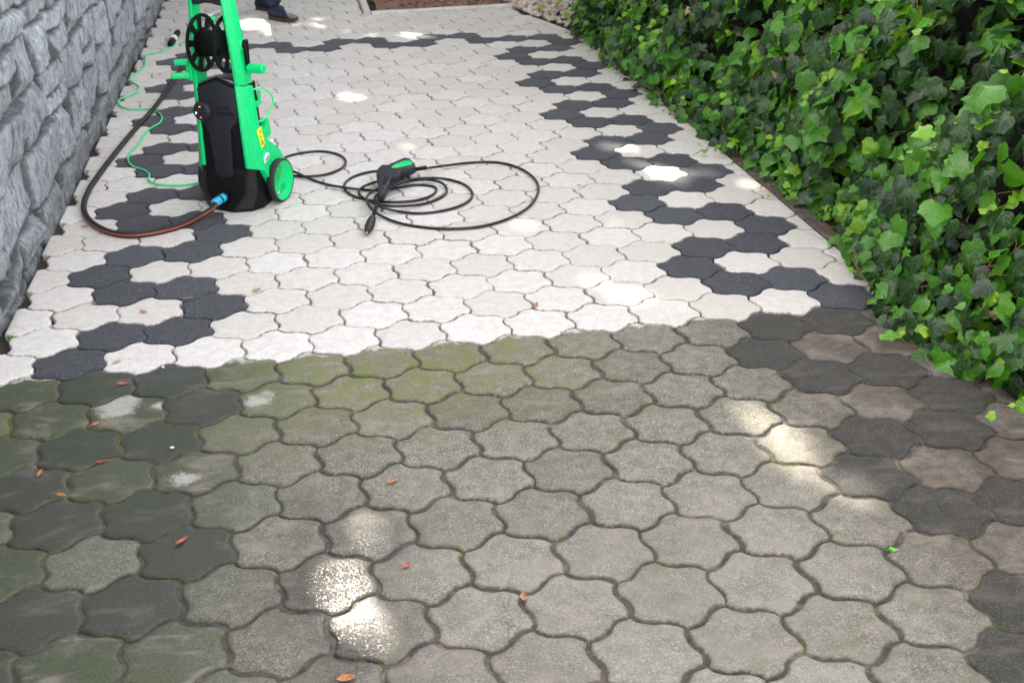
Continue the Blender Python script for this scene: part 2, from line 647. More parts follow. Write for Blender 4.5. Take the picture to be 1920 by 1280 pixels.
def leaf_material(name, mode='ivy', trans=0.30):
    b = NB(name)
    A = b.attr('leafcol')
    U = b.attr('leafuv')          # x,y in the leaf's own frame, z = random
    sep = b.new('ShaderNodeSeparateXYZ')
    b.link(U.outputs['Vector'], sep.inputs[0])
    x, y, rz = sep.outputs
    col = A.outputs['Color']
    P = b.pos()
    mot = b.noise(85, 4, 0.65, P)
    col = b.mix(b.math('MULTIPLY', b.ramp(mot, 0.35, 0.7), 0.45), col, b.mix(1.0, col, (1.9, 1.6, 1.5), 'MULTIPLY'))
    if mode == 'ivy':
        ax = b.math('ABSOLUTE', x)
        veins = None
        for ang in (0.0, 0.62, 1.25, 1.95):
            # distance to a ray from the petiole at the given angle from the midrib
            s_, c_ = math.sin(ang), math.cos(ang)
            dist = b.math('ABSOLUTE', b.math('SUBTRACT', b.math('MULTIPLY', ax, c_), b.math('MULTIPLY', y, s_)))
            along = b.math('ADD', b.math('MULTIPLY', ax, s_), b.math('MULTIPLY', y, c_))
            wdt = b.math('SUBTRACT', 0.026, b.math('MULTIPLY', along, 0.016))
            v = b.math('MULTIPLY', b.math('LESS_THAN', dist, wdt), b.math('GREATER_THAN', along, 0.0))
            veins = v if veins is None else b.math('MAXIMUM', veins, v)
        col = b.mix(b.math('MULTIPLY', veins, 0.42), col, b.mix(0.45, col, (0.22, 0.34, 0.14)))
    b.base(col)
    b.rough(b.ramp(b.noise(40, 3, 0.6, P), 0.3, 0.7, 0.22, 0.42))
    b.bs.inputs['Specular IOR Level'].default_value = 0.6
    b.normal(b.bump(b.noise(70, 3, 0.6, P), 0.5, 0.004))
    tr = b.new('ShaderNodeBsdfTranslucent')
    tc = b.mix(1.0, col, (2.0, 2.6, 0.7), 'MULTIPLY')
    b.link(tc, tr.inputs[0])
    mx = b.new('ShaderNodeMixShader')
    mx.inputs[0].default_value = trans
    b.link(b.bs.outputs[0], mx.inputs[1])
    b.link(tr.outputs[0], mx.inputs[2])
    b.link(mx.outputs[0], b.out.inputs[0])
    return b.m


M['ivy'] = leaf_material('ivy_leaf')
M['treeleaf'] = leaf_material('tree_leaf', 'plain', 0.06)


def dryleaf_material():
    b = NB('dry_leaf')
    P = b.pos()
    n = b.noise(70, 4, 0.6, P)
    b.base(b.mix(b.ramp(n, 0.35, 0.65), (0.30, 0.10, 0.03), (0.50, 0.24, 0.09)))
    b.rough(0.5)
    return b.m


M['dry'] = dryleaf_material()
b = NB('red_leaf')
b.base(b.mix(b.ramp(b.noise(60, 4, 0.6, b.pos()), 0.35, 0.65), (0.28, 0.05, 0.03), (0.5, 0.12, 0.06)))
b.rough(0.4)
M['redleaf'] = b.m
b = NB('tan_dry_leaf')
b.base(b.mix(b.ramp(b.noise(60, 4, 0.6, b.pos()), 0.35, 0.65), (0.30, 0.20, 0.10), (0.48, 0.36, 0.22)))
b.rough(0.6)
M['tanleaf'] = b.m
b = NB('denim')
b.base(b.mix(b.ramp(b.noise(200, 3, 0.6, b.pos()), 0.35, 0.65), (0.006, 0.010, 0.030), (0.015, 0.024, 0.065)))
b.rough(0.85)
M['navy'] = b.m
b = NB('shirt_cloth')
b.base(b.mix(b.ramp(b.noise(90, 3, 0.6, b.pos()), 0.35, 0.65), (0.10, 0.12, 0.16), (0.14, 0.16, 0.2)))
b.rough(0.85)
M['shirt'] = b.m
b = NB('skin')
b.base(b.mix(b.ramp(b.noise(50, 3, 0.6, b.pos()), 0.35, 0.65), (0.50, 0.29, 0.20), (0.58, 0.35, 0.25)))
b.rough(0.5)
M['skin'] = b.m
b = NB('hair')
b.base(b.mix(b.ramp(b.noise(120, 3, 0.6, b.pos()), 0.35, 0.65), (0.03, 0.018, 0.01), (0.07, 0.04, 0.025)))
b.rough(0.6)
M['hair'] = b.m
M['sole'] = plastic('brown_sole', (0.06, 0.032, 0.02), 0.6)

# ------------------------------------------------------------------ ground sheet
S = 60.0
go = mesh_obj('ground', [(-S, -S, -0.075), (S, -S, -0.075), (S, S, -0.075), (-S, S, -0.075)], [(0, 1, 2, 3)], M['ground'])
tag(go, kind='structure')

# ------------------------------------------------------------------ paving
S3 = math.sqrt(3.0)
EDGE = 7                      # points per edge


def hex_outline(amp=0.072, sub=EDGE):
    """a wavy hexagon of unit pitch, clockwise from the corner at 90 degrees"""
    c = [(math.cos(rad(90 - 60 * k)) / S3, math.sin(rad(90 - 60 * k)) / S3) for k in range(6)]
    pts = []
    for k in range(6):
        a = np.array(c[k])
        q = np.array(c[(k + 1) % 6])
        e = q - a
        inward = np.array([e[1], -e[0]])           # to the right of a clockwise edge
        for s in range(sub):
            t = s / sub
            w = math.sin(2 * math.pi * t)
            w = math.copysign(abs(w) ** 0.85, w)
            pts.append(a + e * t + inward * amp * w)
    return np.array(pts)


OUT = hex_outline()


def clip(poly, n, d):
    """keep points with n.p <= d"""
    res = []
    m_ = len(poly)
    for i in range(m_):
        a, q = poly[i], poly[(i + 1) % m_]
        da, dq = a @ n - d, q @ n - d
        if da <= 0:
            res.append(a)
        if (da < 0 < dq) or (dq < 0 < da):
            t = da / (da - dq)
            res.append(a + (q - a) * t)
    return np.array(res)


def area(p):
    x, y = p[:, 0], p[:, 1]
    return 0.5 * abs(np.dot(x, np.roll(y, -1)) - np.dot(y, np.roll(x, -1)))


def is_dark(i, j):
    jm = j % 4
    if j >= -30:
        if j % 2 == 0:
            st = 5 - j // 2
            if i in (st, st + 1):
                return True
            st = -5 - j // 2
            if i in (st, st + 1):
                return True
        elif jm == 1:
            if i == int(6.5 - j / 2) or i == math.floor(-5.5 - j / 2 + 1e-6):
                return True
        else:
            if i == int(4.5 - j / 2) or i == math.floor(-3.5 - j / 2 + 1e-6):
                return True
    if j == -31 and i in (22, 10):
        return True
    if j == -32 and i in (14, 15, 17, 18, 20, 21, 22, 11, 12):
        return True
    if j == -33 and i in (13, 14, 16, 17, 19, 20):
        return True
    return False


wet_spots = [(g(682, 1005), 0.085, 1.0), (g(622, 1098), 0.085, 1.0), (g(680, 1195), 0.075, 1.0),
             (g(600, 950), 0.05, 0.45), (g(575, 1010), 0.045, 0.5), (g(640, 1268), 0.05, 0.7),
             (g(730, 985), 0.04, 0.6), (g(600, 1150), 0.05, 0.55)]
clean_spots = [(g(225, 757), 0.055), (g(340, 702), 0.05), (g(262, 715), 0.05), (g(205, 757), 0.04),
               (g(210, 775), 0.03), (g(480, 752), 0.035), (g(350, 895), 0.035), (g(245, 748), 0.03),
               (g(500, 738), 0.02), (g(300, 760), 0.02), (g(405, 735), 0.02)]
PEB = [(1.36, 6.95), (1.30, 6.55), (1.40, 6.25), (1.56, 6.02)]   # edge of the pebble bed

PV, PF, PMI = [], [], []
A1, A2_ = [], []
base = 0
for j in range(-48, 8):
    for i in range(-12, 42):
        cx = (i + 0.5 * j) * D
        cy = -S3 / 2 * j * D
        if cx < -1.62 or cx > 1.75 or cy < -1.2 or cy > 9.8:
            continue
        dirty = 1.0 if j >= -6 else 0.0
        if i + 0.5 * j > 6.6 and j > -7:
            dirty = 1.0
        shrink = (0.0036 + RNG.normal(0, 0.0007)) if dirty else 0.0027
        pts = OUT * D
        # walk the offset inwards along the local normal
        nx = np.roll(pts, -1, 0) - np.roll(pts, 1, 0)
        nrm = np.stack([-nx[:, 1], nx[:, 0]], 1)
        nrm /= np.linalg.norm(nrm, axis=1)[:, None]
        sgn = -1.0 if (nrm * pts).sum() > 0 else 1.0
        jit = RNG.normal(0, 0.0010 if dirty else 0.0004, len(pts))
        poly = pts + nrm * sgn * (shrink + jit)[:, None]
        a = RNG.normal(0, 0.010)
        ca, sa = math.cos(a), math.sin(a)
        poly = poly @ np.array([[ca, sa], [-sa, ca]])
        poly = poly + np.array([cx, cy]) + RNG.normal(0, 0.0013, 2)
        poly = clip(poly, np.array([-1.0, 0.0]), 1.392 + RNG.uniform(-0.012, 0.008))
        if len(poly) < 3:
            continue
        if cy < 7.2:
            poly = clip(poly, np.array([1.0, 0.0]), 1.527)
        if len(poly) >= 3 and cx > 0.13:
            poly = clip(poly, np.array([-0.012, 1.0]), 6.955)
            if len(poly) >= 3 and cy > 5.6 and cx > 1.1:
                n_ = np.array([0.965, 0.262])
                poly = clip(poly, n_, n_ @ np.array([1.42, 6.22]))
        elif len(poly) >= 3 and cy > 6.8:
            poly = clip(poly, np.array([1.0, 0.0]), 0.118)
        if len(poly) < 4 or area(poly) < 0.0045:
            continue
        n = len(poly)
        c0 = poly.mean(0)
        dark = 1.0 if is_dark(i, j) else 0.0
        rnd, rnd2 = RNG.random(), RNG.random()
        zt = RNG.normal(0, 0.0009)
        tx, ty = RNG.normal(0, 0.006, 2)
        nx = np.roll(poly, -1, 0) - np.roll(poly, 1, 0)
        nrm = np.stack([-nx[:, 1], nx[:, 0]], 1)
        nrm /= np.maximum(np.linalg.norm(nrm, axis=1), 1e-9)[:, None]
        sgn = -1.0 if (nrm * (poly - c0)).sum() > 0 else 1.0
        if dirty:
            rings = [(0.0, -0.045, 1.0), (0.0, -0.0075, 1.0), (0.0022, -0.0034, 0.9), (0.0060, -0.0009, 0.50), (0.0145, 0.0, 0.15)]
        else:
            rings = [(0.0, -0.045, 1.0), (0.0, -0.0050, 1.0), (0.0016, -0.0016, 0.8), (0.0052, -0.0003, 0.4), (0.016, 0.0, 0.1)]
        if n == 6 * EDGE:
            ring_pts = [poly + nrm * sgn * off for off, z, rm in rings]
        else:
            mr = np.linalg.norm(poly - c0, axis=1).mean()
            ring_pts = [c0 + (poly - c0) * (1 - off / mr) for off, z, rm in rings]
        ring_pts += [c0 + (poly - c0) * 0.62, c0 + (poly - c0) * 0.32]
        rz = [r_[1] for r_ in rings] + [0.0004, 0.0007]
        rr = [r_[2] for r_ in rings] + [0.0, 0.0]
        start = base
        for q, z_, rm in zip(ring_pts, rz, rr):
            zz = z_ + zt + (q[:, 0] - cx) * tx + (q[:, 1] - cy) * ty
            for k in range(n):
                PV.append((q[k, 0], q[k, 1], zz[k]))
                wv = 0.0
                cv = 0.0
                if dirty:
                    for (sx, sy, _), s_, amp in wet_spots:
                        wv = max(wv, amp * math.exp(-((q[k, 0] - sx) ** 2 + (q[k, 1] - sy) ** 2) / (2 * s_ * s_)))
                    for (sx, sy, _), s_ in clean_spots:
                        cv = max(cv, math.exp(-((q[k, 0] - sx) ** 2 + (q[k, 1] - sy) ** 2) / (2 * s_ * s_)))
                A1.append((dark, dirty, rnd, min(1.0, wv * 1.25)))
                A2_.append((rm, rnd2, cv, 1.0))
        nr = len(ring_pts)
        PV.append((c0[0], c0[1], 0.0008 + zt))
        A1.append((dark, dirty, rnd, A1[-1][3]))
        A2_.append((0.0, rnd2, A2_[-1][2], 1.0))
        cidx = start + nr * n
        for r_ in range(nr - 1):
            for k in range(n):
                k2 = (k + 1) % n
                PF.append((start + r_ * n + k, start + r_ * n + k2, start + (r_ + 1) * n + k2, start + (r_ + 1) * n + k))
        for k in range(n):
            PF.append((start + (nr - 1) * n + k, start + (nr - 1) * n + (k + 1) % n, cidx))
        base = cidx + 1

# flip to face upwards (outline is clockwise)
PF = [tuple(reversed(f)) for f in PF]
pav = mesh_obj('paving', PV, PF, M['paver'], smooth=True)
for nm, dat in (('pav', A1), ('pav2', A2_)):
    at = pav.data.attributes.new(nm, 'FLOAT_COLOR', 'POINT')
    at.data.foreach_set('color', np.array(dat, dtype=np.float32).ravel())
tag(pav, kind='structure')


# joints: a sheet of packed soil under and between the stones
def joint_sheet():
    def grid(x0, x1, y0, y1, st):
        nx_, ny_ = int((x1 - x0) / st) + 1, int((y1 - y0) / st) + 1
        xs, ys = np.linspace(x0, x1, nx_), np.linspace(y0, y1, ny_)
        Xg, Yg = np.meshgrid(xs, ys)
        bound = 1.16 + 0.0 * Xg
        t = np.clip((Yg - bound) / 0.10, 0, 1)
        rg = np.random.default_rng(3)
        rn = rg.normal(0, 1, Xg.shape)
        rn = (rn + np.roll(rn, 1, 0) + np.roll(rn, 1, 1) + np.roll(np.roll(rn, 1, 0), 1, 1)) / 2
        Z = (-0.0066) * (1 - t) + (-0.026) * t + rn * 0.0011
        V = np.stack([Xg.ravel(), Yg.ravel(), Z.ravel()], 1)
        idx = np.arange(nx_ * ny_).reshape(ny_, nx_)
        F = np.stack([idx[:-1, :-1], idx[:-1, 1:], idx[1:, 1:], idx[1:, :-1]], -1).reshape(-1, 4)
        return V, F
    V1, F1 = grid(-1.45, 1.528, -1.3, 2.0, 0.011)
    V2, F2 = grid(-1.45, 1.528, 2.0, 6.9, 0.03)
    V3, F3 = grid(-1.45, 0.12, 6.9, 10.0, 0.03)
    V = np.concatenate([V1, V2, V3])
    F = np.concatenate([F1, F2 + len(V1), F3 + len(V1) + len(V2)])
    o = np_mesh('joint_soil', V, F, M['joint'], smooth=True)
    tag(o, kind='structure')


joint_sheet()


# ------------------------------------------------------------------ edging, soil bed, mulch bed
def strip(name, path, w, z0, z1, mat, side=1):
    """an edging laid along a path, w wide to the right of it"""
    P_ = [Vector((x, y, 0)) for x, y in path]
    V, F = [], []
    for i, p in enumerate(P_):
        t = (P_[min(i + 1, len(P_) - 1)] - P_[max(i - 1, 0)]).normalized()
        nn = Vector((t.y, -t.x, 0)) * side
        jz = 0.0015 * math.sin(i * 1.7)
        e = 0.006
        for off, z in ((0, z0), (0, z1 - e), (e, z1), (w - e, z1), (w, z1 - e), (w, z0)):
            q = p + nn * off
            V.append((q.x, q.y, z + (jz if z > z0 else 0)))
    for i in range(len(P_) - 1):
        for k in range(5):
            F.append((i * 6 + k, i * 6 + k + 1, (i + 1) * 6 + k + 1, (i + 1) * 6 + k))
    F.append((0, 1, 2, 3, 4, 5))
    F.append(tuple((len(P_) - 1) * 6 + k for k in range(6)))
    o = mesh_obj(name, V, F, mat)
    bm = bmesh.new()
    bm.from_mesh(o.data)
    bmesh.ops.recalc_face_normals(bm, faces=bm.faces)
    bm.to_mesh(o.data)
    bm.free()
    return o


e1 = strip('kerb', [(1.534, -1.3 + 0.35 * k) for k in range(22)], 0.065, -0.07, 0.004, M['kerb_dark'])
tag(e1, kind='structure')
e2 = strip('kerb', [(0.125, 10.0 - 0.3 * k) for k in range(11)], 0.055, -0.07, 0.016, M['kerb'], side=-1)
tag(e2, kind='structure')
e3 = strip('kerb', [(0.186 + 0.12 * k, 6.962 + 0.012 * 0.12 * k + 0.004 * k) for k in range(10)], 0.055, -0.07, 0.016, M['kerb'], side=-1)
tag(e3, kind='structure')


def rough_sheet(name, x0, x1, y0, y1, st, z, amp, mat, fn=None):
    nx_, ny_ = int((x1 - x0) / st) + 1, int((y1 - y0) / st) + 1
    V = []
    for yy in np.linspace(y0, y1, ny_):
        for xx in np.linspace(x0, x1, nx_):
            h = mnoise.fractal(Vector((xx * 7, yy * 7, 1.3)), 1.0, 2.0, 4) * amp
            zz = z + h + (fn(xx, yy) if fn else 0)
            V.append((xx, yy, zz))
    idx = np.arange(nx_ * ny_).reshape(ny_, nx_)
    F = np.stack([idx[:-1, :-1], idx[:-1, 1:], idx[1:, 1:], idx[1:, :-1]], -1).reshape(-1, 4)
    return np_mesh(name, np.array(V), F, mat, smooth=True)


so = rough_sheet('soil_bed', 1.60, 4.0, -1.3, 6.6, 0.05, -0.02, 0.03, M['soil'], lambda x, y: 0.10 * max(0, x - 1.65))
tag(so, kind='structure')
so2 = rough_sheet('mulch_bed', 0.24, 4.0, 7.03, 11.0, 0.04, -0.005, 0.035, M['mulch'])
tag(so2, kind='structure')
so3 = rough_sheet('pebble_base', 1.22, 2.2, 6.12, 7.08, 0.05, -0.03, 0.012, M['soil'])
tag(so3, kind='structure')


# loose chips of bark over the mulch
def blob(V, F, c, r, sq=(1, 1, 1), rot=None, sub=0, rough=0.18):
    bm = bmesh.new()
    bmesh.ops.create_icosphere(bm, subdivisions=2 if sub else 1, radius=1.0)
    off = len(V)
    R_ = rot or Matrix.Rotation(random.uniform(0, 6.28), 3, 'Z')
    for v in bm.verts:
        p = Vector((v.co.x * sq[0], v.co.y * sq[1], v.co.z * sq[2])) * (1 + random.uniform(-rough, rough))
        p = R_ @ p * r
        V.append((c[0] + p.x, c[1] + p.y, c[2] + p.z))
    for f in bm.faces:
        F.append(tuple(off + v.index for v in f.verts))
    bm.free()


V, F, MI = [], [], []
for _ in range(1500):
    x, y = random.uniform(0.26, 2.4), random.uniform(7.05, 9.3)
    n0 = len(F)
    rot = Matrix.Rotation(random.uniform(0, 6.28), 3, 'Z') @ Matrix.Rotation(random.uniform(-0.6, 0.6), 3, 'X')
    blob(V, F, (x, y, random.uniform(0.0, 0.02)), random.uniform(0.008, 0.028), (1, random.uniform(0.3, 0.7), 0.3), rot)
    MI += [random.choice((0, 0, 1, 2))] * (len(F) - n0)
M['chip2'] = soil_material('pale_bark', (0.26, 0.17, 0.13), (0.42, 0.30, 0.24), 20, 0.002)
M['chip3'] = soil_material('dark_bark', (0.035, 0.02, 0.015), (0.09, 0.05, 0.036), 20, 0.002)
o = mesh_obj('bark_chips', V, F, [M['mulch'], M['chip2'], M['chip3']], midx=MI)
tag(o, 'red brown bark chips covering the bed at the top of the path', 'bark mulch', kind='stuff')

b = NB('pebble')
gi = b.new('ShaderNodeNewGeometry')
c = b.mix(gi.outputs['Random Per Island'], (0.36, 0.28, 0.21), (0.64, 0.58, 0.52))
c = b.mix(b.math('MULTIPLY', b.ramp(gi.outputs['Random Per Island'], 0.0, 0.25, 1.0, 0.0), 0.8), c, (0.42, 0.32, 0.24))
b.base(b.mix(b.math('MULTIPLY', b.ramp(b.noise(60, 4, 0.6, b.pos()), 0.45, 0.65), 0.35), c, (0.40, 0.34, 0.30)))
b.rough(0.6)
M['pebble'] = b.m
V, F = [], []
for _ in range(620):
    x, y = random.uniform(1.24, 2.05), random.uniform(6.14, 7.25)
    if 0.965 * x + 0.262 * y < 0.965 * 1.455 + 0.262 * 6.22:
        continue
    r = random.uniform(0.014, 0.034)
    blob(V, F, (x, y, -0.005 + random.uniform(0, 0.022)), r, (1, random.uniform(0.6, 0.9), random.uniform(0.5, 0.75)), sub=1, rough=0.07)
o = mesh_obj('pebbles', V, F, M['pebble'], smooth=True)
tag(o, 'pale rounded pebbles filling the corner beside the ivy', 'pebbles', kind='stuff')


# ------------------------------------------------------------------ stone wall
def stone_wall():
    y0, y1, z1 = -2.2, 12.0, 2.3
    ys = np.concatenate([np.arange(y0, 0.9, 0.02), np.arange(0.9, 5.2, 0.0072), np.arange(5.2, y1, 0.012)])
    zs = np.concatenate([np.arange(-0.06, 1.15, 0.0072), np.arange(1.15, z1 + 1e-6, 0.02)])
    Yg, Zg = np.meshgrid(ys, zs)
    rg = np.random.default_rng(21)

    def vnoise(Y_, Z_, f, seed):
        r_ = np.random.default_rng(seed)
        T = r_.random((256, 256))
        u, v = Y_ * f + 40.3, Z_ * f + 17.7
        iu, iv = np.floor(u).astype(int), np.floor(v).astype(int)
        fu, fv = u - iu, v - iv
        fu, fv = fu * fu * (3 - 2 * fu), fv * fv * (3 - 2 * fv)
        a = T[iv % 256, iu % 256]
        b_ = T[iv % 256, (iu + 1) % 256]
        c_ = T[(iv + 1) % 256, iu % 256]
        d_ = T[(iv + 1) % 256, (iu + 1) % 256]
        return (a * (1 - fu) + b_ * fu) * (1 - fv) + (c_ * (1 - fu) + d_ * fu) * fv
    Yw = Yg + (vnoise(Yg, Zg, 5, 1) - 0.5) * 0.030 + (vnoise(Yg, Zg, 40, 61) - 0.5) * 0.010
    Zw = Zg + (vnoise(Yg, Zg, 5, 2) - 0.5) * 0.026 + (vnoise(Yg, Zg, 40, 62) - 0.5) * 0.010 + (vnoise(Yg, Zg, 1.3, 5) - 0.5) * 0.05
    X_ = np.zeros_like(Yg)
    RN = np.zeros_like(Yg)
    JT = np.zeros_like(Yg)
    # courses of split stones, tall ones broken here and there into two
    z = -0.10
    while z < z1 + 0.1:
        h = rg.uniform(0.17, 0.26)
        y = y0 - rg.uniform(0, 0.3)
        while y < y1:
            w = rg.uniform(0.26, 0.56)
            cells = [(y, y + w, z, z + h)]
            if h > 0.19 and rg.random() < 0.3:
                q = z + h * rg.uniform(0.4, 0.6)
                cells = [(y, y + w, z, q), (y, y + w, q, z + h)]
            elif w > 0.40 and rg.random() < 0.35:
                q = y + w * rg.uniform(0.4, 0.6)
                cells = [(y, q, z, z + h), (q, y + w, z, z + h)]
            for (ya, yb, za, zb) in cells:
                msk = (Yw >= ya) & (Yw < yb) & (Zw >= za) & (Zw < zb)
                if not msk.any():
                    continue
                Yc, Zc = (ya + yb) / 2, (za + zb) / 2
                yy, zz = Yw[msk], Zw[msk]
                base_h = rg.uniform(0.016, 0.050)
                # split faces: the least of a few tilted planes
                hh = base_h + (yy - Yc) * rg.normal(0, 0.10) + (zz - Zc) * rg.normal(0, 0.14)
                for _ in range(4):
                    an = rg.uniform(0, 2 * math.pi)
                    sl = rg.uniform(0.5, 1.8)
                    dd = rg.uniform(0.3, 0.85)
                    pr = ((yy - Yc) * math.cos(an) / ((yb - ya) / 2) + (zz - Zc) * math.sin(an) / ((zb - za) / 2))
                    hh = np.minimum(hh, base_h + 0.010 - (pr - dd) * sl * 0.055)
                e = np.minimum(np.minimum(yy - ya, yb - yy), np.minimum(zz - za, zb - zz))
                hh = hh - 0.030 * np.clip(1 - e / 0.0085, 0, 1)
                X_[msk] = hh
                RN[msk] = rg.random()
                JT[msk] = np.clip(1.3 - e / 0.010, 0, 1)
            y += w
        z += h
    ridg = np.abs(vnoise(Yg * 1.0, Zg, 22, 11) - 0.5) * 2
    def terr(f, a, seed, st):
        T = vnoise(Yg + 0.3 * Zg, Zg * st, f, seed) * 5 + 0.6 * vnoise(Yg, Zg, f * 4, seed + 1)
        fr = T - np.floor(T)
        return (np.floor(T) + np.clip(fr * 5, 0, 1)) / 5 * a
    X_ += terr(8, 0.022, 31, 0.8) + terr(19, 0.011, 41, 0.8) - 0.014
    X_ += (vnoise(Yg, Zg, 75, 7) - 0.5) * 0.005 + (0.5 - ridg) * 0.003
    X_ = np.clip(X_, -0.004, 0.085) * 0.74 + 0.006
    X_ *= np.clip((Zg + 0.02) / 0.10, 0.75, 1)
    FX = -1.428
    V = np.stack([FX + X_.ravel(), Yg.ravel(), Zg.ravel()], 1)
    ny_, nz_ = len(ys), len(zs)
    idx = np.arange(ny_ * nz_).reshape(nz_, ny_)
    F = np.stack([idx[:-1, :-1], idx[:-1, 1:], idx[1:, 1:], idx[1:, :-1]], -1).reshape(-1, 4)
    F = F[:, ::1]
    o = np_mesh('stone_wall', V, F, M['stone'], smooth=False)
    dat = np.stack([RN.ravel(), JT.ravel(), X_.ravel() * 10, np.ones(RN.size)], 1).astype(np.float32)
    at = o.data.attributes.new('stone', 'FLOAT_COLOR', 'POINT')
    at.data.foreach_set('color', dat.ravel())
    tag(o, 'rough blue grey split stone wall along the left of the path', 'wall')
    # solid body behind the face and a coping on top
    body = hexa('wall_body', [(-1.80, y0, -0.07), (-1.475, y0, -0.07), (-1.475, y1, -0.07), (-1.80, y1, -0.07)],
                [(-1.80, y0, z1), (-1.475, y0, z1), (-1.475, y1, z1), (-1.80, y1, z1)], M['stone'], o)
    cop = hexa('coping', [(-1.84, y0, z1), (-1.37, y0, z1), (-1.37, y1, z1), (-1.84, y1, z1)],
               [(-1.84, y0, z1 + 0.07), (-1.37, y0, z1 + 0.07), (-1.37, y1, z1 + 0.07), (-1.84, y1, z1 + 0.07)], M['kerb'], o, 0.01)


stone_wall()


# ------------------------------------------------------------------ leaves
def leaf_template(kind):
    """vertices in the leaf plane: x across, y from stalk to tip; returns pts (with z fold), tris"""
    if kind == 'ivy':
        half = [(0.0, -0.02), (0.15, -0.13), (0.32, -0.11), (0.50, 0.00), (0.46, 0.14), (0.47, 0.26), (0.58, 0.41),
                (0.42, 0.46), (0.31, 0.53), (0.25, 0.66), (0.13, 0.82), (0.0, 0.95)]
    elif kind == 'ivy_round':
        half = [(0.0, 0.0), (0.16, -0.10), (0.36, -0.04), (0.48, 0.12), (0.46, 0.26), (0.52, 0.40), (0.36, 0.52),
                (0.28, 0.62), (0.18, 0.76), (0.08, 0.88), (0.0, 0.94)]
    elif kind == 'ivy_sharp':
        half = [(0.0, -0.01), (0.10, -0.16), (0.28, -0.18), (0.46, -0.10), (0.36, 0.06), (0.36, 0.16), (0.64, 0.34),
                (0.36, 0.36), (0.20, 0.42), (0.16, 0.62), (0.07, 0.86), (0.0, 1.05)]
    else:
        half = [(0.0, 0.0), (0.20, 0.2), (0.26, 0.45), (0.18, 0.75), (0.0, 1.0)]
    pts = list(half) + [(-x, y) for x, y in half[-2:0:-1]]
    n = len(pts)
    mid = [(0.0, 0.22), (0.0, 0.48), (0.0, 0.72)] if kind != 'oval' else [(0.0, 0.5)]
    P_ = [(x, y) for x, y in pts] + mid
    # simple fan to the nearest midrib vertex
    tris = []
    nh = len(half)

    def near(y):
        return n + min(range(len(mid)), key=lambda k: abs(mid[k][1] - y))
    for k in range(n):
        a, q = k, (k + 1) % n
        m1 = near((pts[a][1]))
        m2 = near((pts[q][1]))
        tris.append((a, q, m1) if True else None)
        if m1 != m2:
            tris.append((q, m2, m1))
    Z = []
    for x, y in P_:
        z = -0.32 * abs(x) ** 1.4 - 0.16 * max(0, y - 0.3) ** 2 + 0.05 * math.sin(9 * x + 4 * y)
        Z.append(z)
    return np.array([(p[0], p[1], z) for p, z in zip(P_, Z)]), np.array(tris)


T_IVY = [leaf_template('ivy'), leaf_template('ivy_round'), leaf_template('ivy_sharp')]
T_OVAL = leaf_template('oval')


def build_leaves(name, mat, templ_ids, pos, nor, tipdir, size, col, parent=None, templates=None, curl=None):
    """all leaves of one plant in one mesh"""
    templates = templates or T_IVY
    Vs, Fs, Cs, Us = [], [], [], []
    off = 0
    for ti, (tp, tf) in enumerate(templates):
        sel = np.where(templ_ids == ti)[0]
        if len(sel) == 0:
            continue
        N_ = nor[sel]
        N_ = N_ / np.linalg.norm(N_, axis=1)[:, None]
        T_ = tipdir[sel]
        T_ = T_ - N_ * (T_ * N_).sum(1)[:, None]
        T_ = T_ / np.maximum(np.linalg.norm(T_, axis=1), 1e-6)[:, None]
        B_ = np.cross(T_, N_)
        s_ = size[sel]
        cz = (curl[sel] if curl is not None else np.ones(len(sel)))
        wx = RNG.uniform(0.85, 1.12, len(sel))
        loc = (tp[None, :, 0, None] * B_[:, None, :] * wx[:, None, None]
               + (tp[None, :, 1, None]) * T_[:, None, :]
               + tp[None, :, 2, None] * cz[:, None, None] * N_[:, None, :])
        V_ = pos[sel][:, None, :] + loc * s_[:, None, None]
        k = tp.shape[0]
        nL = len(sel)
        F_ = (tf[None] + (np.arange(nL) * k)[:, None, None]).reshape(-1, 3) + off
        Vs.append(V_.reshape(-1, 3))
        Fs.append(F_)
        Cs.append(np.repeat(col[sel], k, 0))
        uv = np.concatenate([tp[:, :2], np.zeros((k, 1))], 1)
        Us.append(np.tile(uv, (nL, 1)))
        off += nL * k
    V_ = np.concatenate(Vs)
    F_ = np.concatenate(Fs)
    o = np_mesh(name, V_, F_, mat, parent, smooth=True)
    C_ = np.concatenate(Cs)
    C_ = np.concatenate([C_, np.ones((len(C_), 1))], 1).astype(np.float32)
    at = o.data.attributes.new('leafcol', 'FLOAT_COLOR', 'POINT')
    at.data.foreach_set('color', C_.ravel())
    at = o.data.attributes.new('leafuv', 'FLOAT_VECTOR', 'POINT')
    at.data.foreach_set('vector', np.concatenate(Us).astype(np.float32).ravel())
    return o


# ------------------------------------------------------------------ ivy bank
# front line of the ivy on the ground, read off the path edge
LINE = [(-1.5, 1.60), (-0.5, 1.55), (0.35, 1.53), (0.55, 1.45), (0.8, 1.42), (1.06, 1.40), (1.3, 1.47), (1.9, 1.575), (2.7, 1.55), (3.3, 1.51), (4.0, 1.47),
        (5.0, 1.45), (5.9, 1.46), (6.4, 1.60), (7.0, 1.70), (8.0, 1.80), (9.5, 1.9)]
LY = np.array([p[0] for p in LINE])
LX = np.array([p[1] for p in LINE])


def ivy_front(y, z):
    x = np.interp(y, LY, LX)
    lump = 0.12 * np.sin(y * 3.1 + 1.0) * np.sin(z * 4.0 + y) + 0.075 * np.sin(y * 7.3 + z * 5) + 0.05 * np.sin(y * 15.0 + z * 3) * np.sin(z * 17.0 - y * 4)
    return x + 0.05 + 0.26 * z + 0.10 * z * z + lump * np.clip(z * 2.2, 0, 1)


